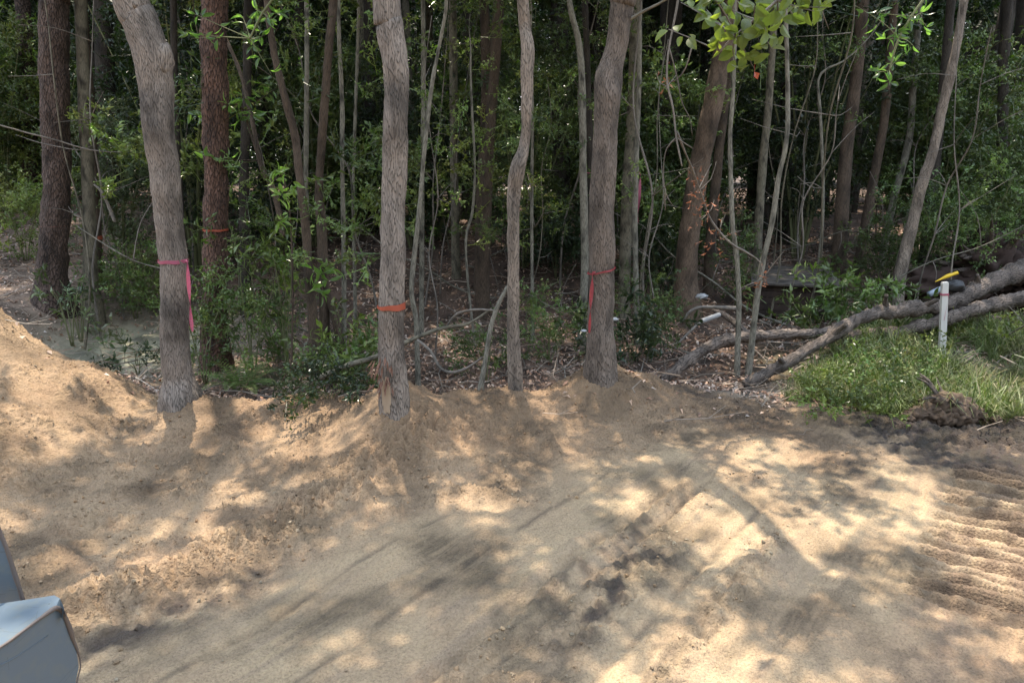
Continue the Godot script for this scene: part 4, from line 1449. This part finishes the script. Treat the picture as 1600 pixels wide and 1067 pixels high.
# ---------------------------------------------------------------- tapes
func at_height(tree_name: String, y: float) -> Array:
	var s = trunks[tree_name]
	var p: PackedVector3Array = s[0]
	for i in p.size() - 1:
		if p[i + 1].y >= y and p[i].y < y:
			var f := (y - p[i].y) / (p[i + 1].y - p[i].y)
			return [p[i].lerp(p[i + 1], f), lerpf(s[1][i], s[1][i + 1], f)]
	return [p[-1], s[1][-1]]


func tape(label: String, tree_name: String, py: float, wide_l: float, wide_r: float, tilt: float, mat: Material, tail := []) -> void:
	var s = trunks[tree_name]
	var depth: float = -s[0][0].z
	var mid0 := at(800, py, depth)
	var h = at_height(tree_name, mid0.y)
	var c: Vector3 = h[0]
	var r: float = h[1] * 1.03 + 0.008
	var o := thing("marking_tape", label, "marking tape", c, "marking tapes on trees")
	var b := Builder.new()
	for k in 40:
		var q := []
		for j in 2:
			var a := TAU * (k + j) / 40.0
			var out := Vector3(cos(a), 0, sin(a))
			var w := lerpf(wide_l, wide_r, 0.5 + 0.5 * cos(a)) * 0.5
			var y := tilt * cos(a) + 0.003 * sin(a * 5.0)
			q.append([out * (r + 0.002 * sin(a * 7.0)) + Vector3(0, y - w, 0), out * (r + 0.002 * sin(a * 4.0)) + Vector3(0, y + w, 0)])
		b.quad(q[0][0], q[1][0], q[1][1], q[0][1])
	part("band", b.mesh(), mat, o)
	if tail.size():
		var tb := Builder.new()
		var prev := []
		for k in tail.size() * 4 - 3:
			var i := k / 4
			var f := (k % 4) / 4.0
			var e = tail[mini(i + 1, tail.size() - 1)]
			var px := lerpf(tail[i][0], e[0], f)
			var py2 := lerpf(tail[i][1], e[1], f)
			var w := lerpf(tail[i][2], e[2], f) * 0.5
			var p := at(px, py2, depth - r * 0.75) - c
			var tw := Vector3(cos(k * 0.35) , 0, sin(k * 0.35) * 0.7) * w * metres(px, py2, depth)
			var now := [p - tw, p + tw]
			if prev.size():
				tb.quad(prev[0], prev[1], now[1], now[0])
			prev = now
		part("tail", tb.mesh(), mat, o)


func make_tapes() -> void:
	tape("pink tape round the thick left tree with a long tail hanging at its right", "taped_oak", 408, 0.026, 0.036, 0.0, M.pink, [[288, 406, 6], [292, 410, 7], [294, 440, 6], [296, 470, 7], [298, 500, 6], [300, 518, 5]])
	tape("orange tape band round the centre tree, wider at its right", "taped_oak_001", 477, 0.024, 0.058, 0.004, M.orange)
	tape("red tape knotted round the dark bulged tree with tail at its left", "taped_oak_002", 423, 0.014, 0.02, 0.03, M.red, [[929, 424, 5], [926, 428, 6], [925, 450, 6], [923, 475, 6], [922, 500, 5], [921, 520, 3]])
	tape("thin orange tape round the reddish pine behind the shrubs", "pine_tree_001", 359, 0.025, 0.025, 0.0, M.orange)
	tape("pink tape on the greenish trunk with a long strip hanging at its right", "background_tree_007", 270, 0.012, 0.012, 0.0, M.pink, [[996, 268, 5], [1001, 272, 6], [1000, 290, 5], [998, 320, 6], [996, 348, 4]])
	tape("small orange tape on the thin dark trunk beside the olive grey tree", "slim_tree_001", 371, 0.06, 0.06, 0.0, M.orange)
	# paint mark on the far left pine
	tape("faint orange tape scrap on the far left pine behind leaves", "pine_tree", 352, 0.001, 0.001, 0.0, M.orange, [[87, 345, 3], [88, 352, 4], [87, 362, 3], [87, 374, 2]])
	var p := at(1179, 112, 4.7)
	var o := thing("marking_tape", "scrap of orange red tape hanging from the overhanging branch leaves", "marking tape", p)
	var b := Builder.new()
	b.leaf(Vector3.ZERO, Vector3(0.5, -0.8, 0).normalized(), Vector3(0, 0, 1), 0.05, 0.04, 0.3, 0.2)
	b.stick(Vector3.ZERO, Vector3(0, 0.12, 0), 0.0015, 0.0015)
	part("scrap", b.mesh(), M.orange, o)


# ---------------------------------------------------------------- other objects
func ring_prism(outline: Array, depth_vec: Vector3, bevel: float) -> ArrayMesh:
	# an outline pushed along depth_vec, its front edge bevelled
	var b := Builder.new()
	var mid := Vector3.ZERO
	for p in outline:
		mid += p / outline.size()
	var n := outline.size()
	var fwd := depth_vec.normalized()
	for k in n:
		var p: Vector3 = outline[k]
		var q: Vector3 = outline[(k + 1) % n]
		var pi_ := p + (mid - p).normalized() * bevel
		var qi := q + (mid - q).normalized() * bevel
		b.tri(mid, qi, pi_)
		b.quad(pi_, qi, q + fwd * bevel, p + fwd * bevel)
		b.quad(p + fwd * bevel, q + fwd * bevel, q + depth_vec, p + depth_vec)
		b.tri(mid + depth_vec, p + depth_vec, q + depth_vec)
	return b.mesh()


func make_objects() -> void:
	# white survey stake
	var base := on_ground(1472, 562)
	var z := -base.z
	var top := at(1477, 440, z)
	var o := thing("survey_stake", "white wooden stake standing in the grass before the logs", "stake", base)
	var b := Builder.new()
	var hgt := top.y - base.y
	b.box(Vector3(-0.036, -0.15, -0.022), Vector3(0.036, hgt - 0.012, 0.022))
	b.box(Vector3(-0.032, hgt - 0.012, -0.018), Vector3(0.032, hgt, 0.018))
	part("post", b.mesh(), plain(Color(0.62, 0.60, 0.57), 0.7), o)
	o.rotation.z = -atan2(top.x - base.x, hgt)
	var p := base + (top - base) * 0.84
	o = thing("marking_tape", "pink tape round the white stake with a strip hanging at its right", "marking tape", p, "marking tapes on trees")
	b = Builder.new()
	b.box(Vector3(-0.040, -0.012, -0.027), Vector3(0.040, 0.012, 0.027))
	part("band", b.mesh(), M.pink, o)
	b = Builder.new()
	b.quad(Vector3(0.047, 0.01, 0.02), Vector3(0.058, 0.0, -0.02), Vector3(0.036, -0.32, -0.02), Vector3(0.026, -0.31, 0.03))
	part("tail", b.mesh(), M.pink, o)
	# yellow tool on the log
	p = at(1478, 440, 9.75)
	o = thing("hand_tool", "yellow topped tool with a grey blue end resting on the log behind the stake", "tool", p)
	var t := tubes()
	var pa := at(1462, 440, 9.75) - p
	var pb := at(1482, 431, 9.75) - p
	var pc := at(1497, 426, 9.75) - p
	t.add([pa, pa.lerp(pb, 0.5), pb, pb.lerp(pc, 0.5), pc], [0.006, 0.014, 0.026, 0.02, 0.024], 12, 0.03)
	part("yellow_top", t.mesh(), plain(Color(0.80, 0.52, 0.03), 0.4), o)
	t = tubes()
	t.add([at(1452, 460, 9.75) - p, at(1474, 450, 9.8) - p], [0.038, 0.038], 16, 0.1)
	part("grey_end", t.mesh(), plain(Color(0.30, 0.35, 0.42), 0.5), o)
	part("dark_body", lump(Vector3(0.15, 0.085, 0.1), 0.35, 2.0, 74, 12), plain(Color(0.02, 0.02, 0.022), 0.5), o).position = at(1490, 447, 9.8) - p
	# short stub post
	p = on_ground(1553, 528)
	o = thing("stub_post", "short weathered stub of wood standing in the tall grass", "stump", p)
	t = tubes()
	t.add([Vector3(0, -0.1, 0), Vector3(0, 0.1, 0), Vector3(0.01, 0.3, 0)], [0.075, 0.07, 0.055], 12, 0.04, 0.02)
	part("wood", t.mesh(), M.dead, o)
	# dark wooden box with flat lid
	p = at(1236, 480, 12.0)
	p.y = height(p.x, p.z) - 0.06
	o = thing("wooden_box", "dark weathered wooden box with an overhanging flat lid behind the saplings", "box", p)
	o.rotation.y = -0.30
	var wood := bark(Color(0.085, 0.055, 0.042), M.smooth.albedo_texture, M.smooth.albedo_texture, 0.4)
	var lid := bark(Color(0.17, 0.14, 0.115), M.smooth.albedo_texture, M.smooth.albedo_texture, 0.4)
	var tall := (0.66 - p.y) / 5.0
	for side in 4:
		var half: float = 0.58 if side % 2 == 0 else 0.95
		var off: float = 0.95 if side % 2 == 0 else 0.58
		for k in 5:
			b = Builder.new()
			var jut := 0.004 * (k % 2)
			b.box(Vector3(-half, k * tall + 0.004, off + jut), Vector3(half, (k + 1) * tall - 0.004, off + 0.03 + jut))
			part("plank", b.mesh(), wood, o).rotation.y = side * PI / 2
	for k in 12:
		b = Builder.new()
		var rise := tall * 5.0 + 0.004 * (k % 2)
		b.box(Vector3(-0.66, rise, -1.08 + k * 0.18), Vector3(0.66, rise + 0.028, -1.08 + k * 0.18 + 0.172))
		part("lid_board", b.mesh(), lid, o)
	# white pipe and litter
	p = at(1096, 502, 10.0)
	o = thing("plastic_pipe", "short white plastic pipe lying on the litter with its open end to the left", "pipe", p)
	var e: Vector3 = at(1124, 492, 10.25) - p
	b = Builder.new()
	var d: Vector3 = e.normalized()
	var sx: Vector3 = d.cross(Vector3.UP).normalized()
	var sy: Vector3 = sx.cross(d)
	for k in 20:
		var c0 := sx * cos(k * TAU / 20) + sy * sin(k * TAU / 20)
		var c1 := sx * cos((k + 1) * TAU / 20) + sy * sin((k + 1) * TAU / 20)
		b.quad(c0 * 0.036, e + c0 * 0.036, e + c1 * 0.036, c1 * 0.036)
		b.quad(c1 * 0.030, e + c1 * 0.030, e + c0 * 0.030, c0 * 0.030)
		b.quad(c0 * 0.036, c1 * 0.036, c1 * 0.030, c0 * 0.030)
	part("pipe", b.mesh(), plain(Color(0.36, 0.36, 0.36), 0.5), o)
	var bits := [[1097, 463, 11.2, 0.06, "crumpled white plastic scrap at the right foot of the stout leaning tree"], [961, 499, 9.2, 0.03, "small white scrap just right of the red taped tree"], [912, 517, 9.0, 0.025, "white stick like scrap just left of the red taped tree"]]
	for k in 3:
		p = at(bits[k][0], bits[k][1], bits[k][2])
		o = thing("white_scrap", bits[k][4], "scrap", p, "white scraps under the trees")
		part("scrap", lump(Vector3(bits[k][3] * 1.4, bits[k][3] * 0.7, bits[k][3]), 0.7, 1.6, 80 + k, 9), plain(Color(0.45, 0.45, 0.45), 0.6), o)
	p = at(1600, 372, 12.2)
	o = thing("blue_scrap", "dark blue scrap of plastic at the right edge above the root mass", "scrap", p)
	part("scrap", lump(Vector3(0.07, 0.16, 0.07), 0.3, 1.6, 90, 10), plain(Color(0.04, 0.06, 0.2), 0.4), o)
	make_blade()


func scratched() -> ImageTexture:                # dusty paint with fine scratches
	var nz := FastNoiseLite.new()
	noise(nz, 51, 0.012, 5)
	var im := nz.get_seamless_image(512, 512)
	im.convert(Image.FORMAT_RGB8)
	for y in 512:
		for x in 512:
			var k := im.get_pixel(x, y).r
			var dust := clampf((k - 0.5) * 1.4, 0.0, 0.4)
			im.set_pixel(x, y, Color(0.86, 0.87, 0.88).lerp(Color(1.0, 0.93, 0.84), dust))
	for k in 70:
		var x := rf(0, 512)
		var y := rf(0, 512)
		var a := rf(-0.5, 0.5) + (PI / 2 if rf(0, 1) < 0.3 else 0.0)
		var tone := rf(0.5, 1.0)
		for j in int(pow(rf(0.2, 1.0), 2.0) * 160.0):
			var px := posmod(int(x + cos(a) * j), 512)
			var py := posmod(int(y + sin(a) * j + sin(j * 0.05) * 2.0), 512)
			im.set_pixel(px, py, im.get_pixel(px, py).lerp(Color(1, 0.97, 0.92) if tone > 0.65 else Color(0.45, 0.36, 0.3), 0.6))
	return ImageTexture.create_from_image(im)


func on_top(px: float, py: float, z: float) -> Vector3:     # the level top of the blade
	var d := sight(px, py)
	return EYE + d * ((at(86, 950, z).y - EYE.y) / d.y)


func blade_away(z: float) -> Vector3:                       # out of the back of its face
	var n := (on_top(86, 950, z) - on_top(0, 1011, z)).cross(Vector3(0, -1, -0.12)).normalized()
	return n if n.z < 0.0 else -n


func on_blade(px: float, py: float, z: float) -> Vector3:   # the upright face below the lip
	var d := sight(px, py)
	var n := blade_away(z)
	return EYE + d * ((on_top(86, 950, z) - EYE).dot(n) / d.dot(n))


func make_blade() -> void:
	var steel := plain(Color(0.15, 0.195, 0.235), 0.4)
	steel.metallic = 0.0
	steel.albedo_texture = grain(512, FastNoiseLite.TYPE_SIMPLEX_SMOOTH, 0.008, 5, 51, 0.7, 1.45)
	steel.albedo_texture = scratched()
	steel.roughness_texture = grain(256, FastNoiseLite.TYPE_SIMPLEX_SMOOTH, 0.02, 5, 52, 0.6, 1.9)
	steel.uv1_triplanar = true
	steel.uv1_scale = Vector3(2.2, 2.2, 2.2)
	var worn := plain(Color(0.16, 0.13, 0.118), 0.6)
	worn.albedo_texture = steel.albedo_texture
	worn.uv1_triplanar = true
	worn.uv1_scale = Vector3(4, 4, 4)
	var z := 2.35
	var base := at(20, 1010, z)
	var o := thing("machine_blade", "blue grey painted steel corner of a machine blade with dusty worn edges", "machine blade", base)
	# lower block: its front face, pushed away from the viewer to give the flat top
	var front := []
	var lip := [[-220, 1103], [-60, 1045], [0, 1011], [40, 982], [70, 960], [86, 950], [96, 955], [104, 972], [113, 998], [121, 1018]]
	for q in lip + [[124, 1042], [118, 1070], [110, 1130], [60, 1220], [-220, 1230]]:
		front.append(on_blade(q[0], q[1], z) - base)
	part("blade_corner", ring_prism(front, blade_away(z) * 0.16 + Vector3(-0.05, -0.05, 0), 0.006), steel, o)
	# flat top behind the lip
	var tb := Builder.new()
	var back := [[-220, 985], [-60, 952], [0, 944], [40, 938], [66, 934], [84, 931], [93, 936], [99, 950]]
	for k in back.size() - 1:
		var a := on_blade(lip[k][0], lip[k][1], z) - base
		var a2 := on_blade(lip[k + 1][0], lip[k + 1][1], z) - base
		var c := on_top(back[k][0], back[k][1], z) - base
		var c2 := on_top(back[k + 1][0], back[k + 1][1], z) - base
		var up := Vector3(0, 0.003, 0)
		tb.quad(a + up, c + up, c2 + up, a2 + up)
		tb.quad(c + up, c + Vector3(-0.01, -0.05, 0), c2 + Vector3(-0.01, -0.05, 0), c2 + up)
	part("top_plate", tb.mesh(), steel, o)
	# worn rim that runs along the top and down the side
	var t := tubes()
	var rim := []
	var rr := []
	for q in lip + [[125, 1040], [119, 1068], [111, 1128]]:
		rim.append(on_blade(q[0], q[1], z - 0.002) - base)
		rr.append(0.0055)
	t.add(rim, rr, 8, 0.02, 0.004)
	part("worn_rim", t.mesh(), worn, o)
	# weld line across the face
	t = tubes()
	t.add([on_blade(-100, 1082, z - 0.001) - base, on_blade(10, 1034, z - 0.001) - base, on_blade(74, 993, z - 0.001) - base], [0.0022, 0.0022, 0.0015], 6, 0.03, 0.001)
	part("weld_seam", t.mesh(), steel, o)
	# upright plate behind it
	var plate := []
	for q in [[-220, 700], [-60, 745], [-12, 810], [0, 838], [10, 862], [22, 900], [34, 938], [36, 952], [-220, 1080]]:
		plate.append(at(q[0], q[1], z + 0.10) - base)
	part("upright_plate", ring_prism(plate, Vector3(-0.03, 0.0, -0.05), 0.006), steel, o)
	t = tubes()
	rim = []
	rr = []
	for q in [[-60, 745], [-12, 810], [0, 838], [10, 862], [22, 900], [34, 938]]:
		rim.append(at(q[0] + 1, q[1] - 1, z + 0.095) - base)
		rr.append(0.006)
	t.add(rim, rr, 8, 0.02, 0.004)
	part("plate_edge", t.mesh(), worn, o)


# ---------------------------------------------------------------- scatter: litter, clods, grass
func lay(called: String, label: String, cat: String, mesh: Mesh, mat: Material, where: Array, tint: Array) -> void:
	var o := copies(called, mesh, mat, where, tint, self)
	tag(o, label, cat)


func make_scatter() -> void:
	var where := [[], [], []]
	var tint := [[], [], []]
	# fallen leaves
	var made := 0
	while made < 29000:
		var z := -7.0 - 11.0 * pow(rf(0, 1), 1.35)
		var x := rf(-1, 1) * (-z * 0.72 + 0.8)
		if sandy(x, z) > rf(0.1, 1.0):
			if rf(0, 1) > 0.035:
				continue
		if x > 2.9 and z > -9.0 and rf(0, 1) > 0.2:
			continue
		if rf(0, 1) < 1.3 * bell(x + 5.2, 0.9) * bell(z + 10.2, 1.1):
			continue
		if n_zone.get_noise_2d(x * 1.4 + 70.0, z * 1.4) < rf(-0.7, 0.1):
			continue
		made += 1
		var k := made % 3
		var y := height(x, z) + rf(0.004, 0.03)
		var b := Basis(Vector3.UP, rf(0, TAU)) * Basis(Vector3.RIGHT, rf(-0.7, 0.7)) * Basis(Vector3.FORWARD, rf(-0.7, 0.7))
		where[k].append(Transform3D(b.scaled_local(Vector3.ONE * rf(0.045, 0.105)), Vector3(x, y, z)))
		var c := Color(0.29, 0.165, 0.11).lerp(Color(0.56, 0.43, 0.34), pow(rf(0, 1), 1.8))
		tint[k].append(shade(c, 0.4))
	for k in 3:
		lay("leaf_litter", ["flat brown fallen leaves covering the forest floor", "folded brown fallen leaves covering the forest floor", "curled brown fallen leaves covering the forest floor"][k], "fallen leaves", L.litter[k], M.litter, where[k], tint[k])
	# twigs
	where = [[]]
	tint = [[]]
	var tb := Builder.new()
	var pts := [Vector3(-0.5, 0, 0), Vector3(-0.2, 0.04, 0.02), Vector3(0.15, 0.0, -0.04), Vector3(0.5, 0.06, 0.03)]
	for k in 3:
		tb.stick(pts[k], pts[k + 1], 0.011 - 0.0025 * k, 0.0085 - 0.0025 * k)
	tb.stick(pts[1], pts[1] + Vector3(0.2, 0.12, 0.18), 0.006, 0.003)
	tb.stick(pts[2], pts[2] + Vector3(0.2, 0.05, -0.2), 0.005, 0.003)
	for k in 1500:
		var z := -6.3 - 9.5 * rf(0, 1)
		var x := rf(-1, 1) * (-z * 0.72 + 0.8)
		if sandy(x, z) > 0.3 and rf(0, 1) > 0.05:
			continue
		where[0].append(Transform3D((Basis(Vector3.UP, rf(0, TAU)) * Basis(Vector3.FORWARD, rf(-0.25, 0.25))).scaled_local(Vector3.ONE * rf(0.25, 1.0)), Vector3(x, height(x, z) + rf(0.01, 0.06), z)))
		tint[0].append(shade(Color(0.27, 0.21, 0.16), 0.5))
	lay("fallen_twigs", "small dead twigs scattered over the leaf litter", "twigs", tb.mesh(), M.litter, where[0], tint[0])
	# broad weeds mixed into the grass
	for k in 16:
		var x := rf(3.2, 7.0)
		var z := -rf(7.1, 9.2)
		if x < 3.2 + (-z - 7.1) * 0.7 or (x > 4.6 and x < 6.0 and z < -7.6):
			continue
		var o := thing("grass_weed", "small broad leaved weed among the grass, one of several alike", "weed", Vector3(x, height(x, z), z), "weeds in the grass")
		shrub_parts(o, rf(0.2, 0.42), rf(0.12, 0.22), 12, "small" if k % 2 == 0 else "bay", [FRESH, GREEN, YELLOWY][k % 3], M.leaf)
	# sand clods
	where = [[], []]
	tint = [[], []]
	made = 0
	while made < 4500:
		var z := -2.9 - 5.6 * rf(0, 1)
		var x := rf(-1, 1) * (-z * 0.72 + 0.7)
		if sandy(x, z) < 0.6:
			continue
		var p := packed(x, z)
		var q := across(x, z)
		var want := lerpf(0.75, 0.02, p) * step01(-0.35, 0.3, n_zone.get_noise_2d(x * 2.0 + 20.0, z * 2.0))
		want = maxf(want, 0.9 * maxf(maxf(bell(q + 1.3, 0.09), bell(q + 1.86, 0.13)), maxf(maxf(bell(q + 2.15, 0.03), bell(q + 1.96, 0.03)), bell(q + 4.05, 0.15))) * clampf(0.6 + n_mid.get_noise_2d(x, z), 0.0, 1.0))
		want = maxf(want, 0.8 * bell(z - line(x, EDGE) - 0.4, 0.3) * step01(1.5, 2.2, x))
		if rf(0, 1) > want:
			continue
		made += 1
		var s := 0.003 + 0.010 * pow(rf(0, 1), 4.0)
		where[made % 2].append(Transform3D((Basis(Vector3.UP, rf(0, TAU)) * Basis(Vector3.RIGHT, rf(0, TAU))).scaled_local(Vector3(1, rf(0.6, 1.0), rf(0.7, 1.2)) * s), Vector3(x, height(x, z) + s * 0.3, z)))
		tint[made % 2].append(shade(ground_color(x, z) * 0.9, 0.15))
	for k in 2:
		lay("sand_clods", ["rounded crumbs of sand on the graded ground", "broken crumbs of sand on the graded ground"][k], "sand", lump(Vector3.ONE, 1.0 + 0.3 * k, 1.5, 95 + k, 5), M.clod, where[k], tint[k])
	# grass at the right
	where = [[], [], []]
	tint = [[], [], []]
	made = 0
	while made < 5200:
		var z := -6.9 - 3.4 * pow(rf(0, 1), 1.1)
		var x := rf(2.7, 7.6)
		if sandy(x, z) > rf(0.2, 0.9) or x < 2.9 + maxf(0.0, (-z - 7.6)) * 0.75 or n_mid.get_noise_2d(x * 0.8, z * 0.8) < rf(-0.5, 0.1):
			continue
		if n_zone.get_noise_2d(x * 1.5 + 33.0, z * 1.5) < rf(-0.6, 0.0):
			continue
		if x > 5.0 and x < 5.9 and z < -8.2 and z > -9.5 and rf(0, 1) > 0.1:
			continue
		made += 1
		var k := made % 3
		where[k].append(Transform3D(Basis(Vector3.UP, rf(0, TAU)).scaled_local(Vector3(1, rf(0.8, 1.2), 1) * (0.28 + 0.85 * pow(rf(0, 1), 2.2)) * (0.6 + 0.5 * step01(3.0, 4.6, x)) * (1.0 - 0.45 * bell(x - 5.5, 0.35) * step01(-9.4, -8.4, z))), Vector3(x, height(x, z) - 0.01, z)))
		tint[k].append(shade(Color(0.33, 0.27, 0.16), 0.3) if rf(0, 1) < 0.09 else shade(Color(0.115, 0.15, 0.042).lerp(Color(0.26, 0.25, 0.12), pow(rf(0, 1), 3.0)), 0.45))
	for k in 3:
		lay("grass", ["short green grass beside the fallen logs", "green grass tufts beside the fallen logs", "long bent green grass beside the fallen logs"][k], "grass", L.grass[k], M.grass, where[k], tint[k])
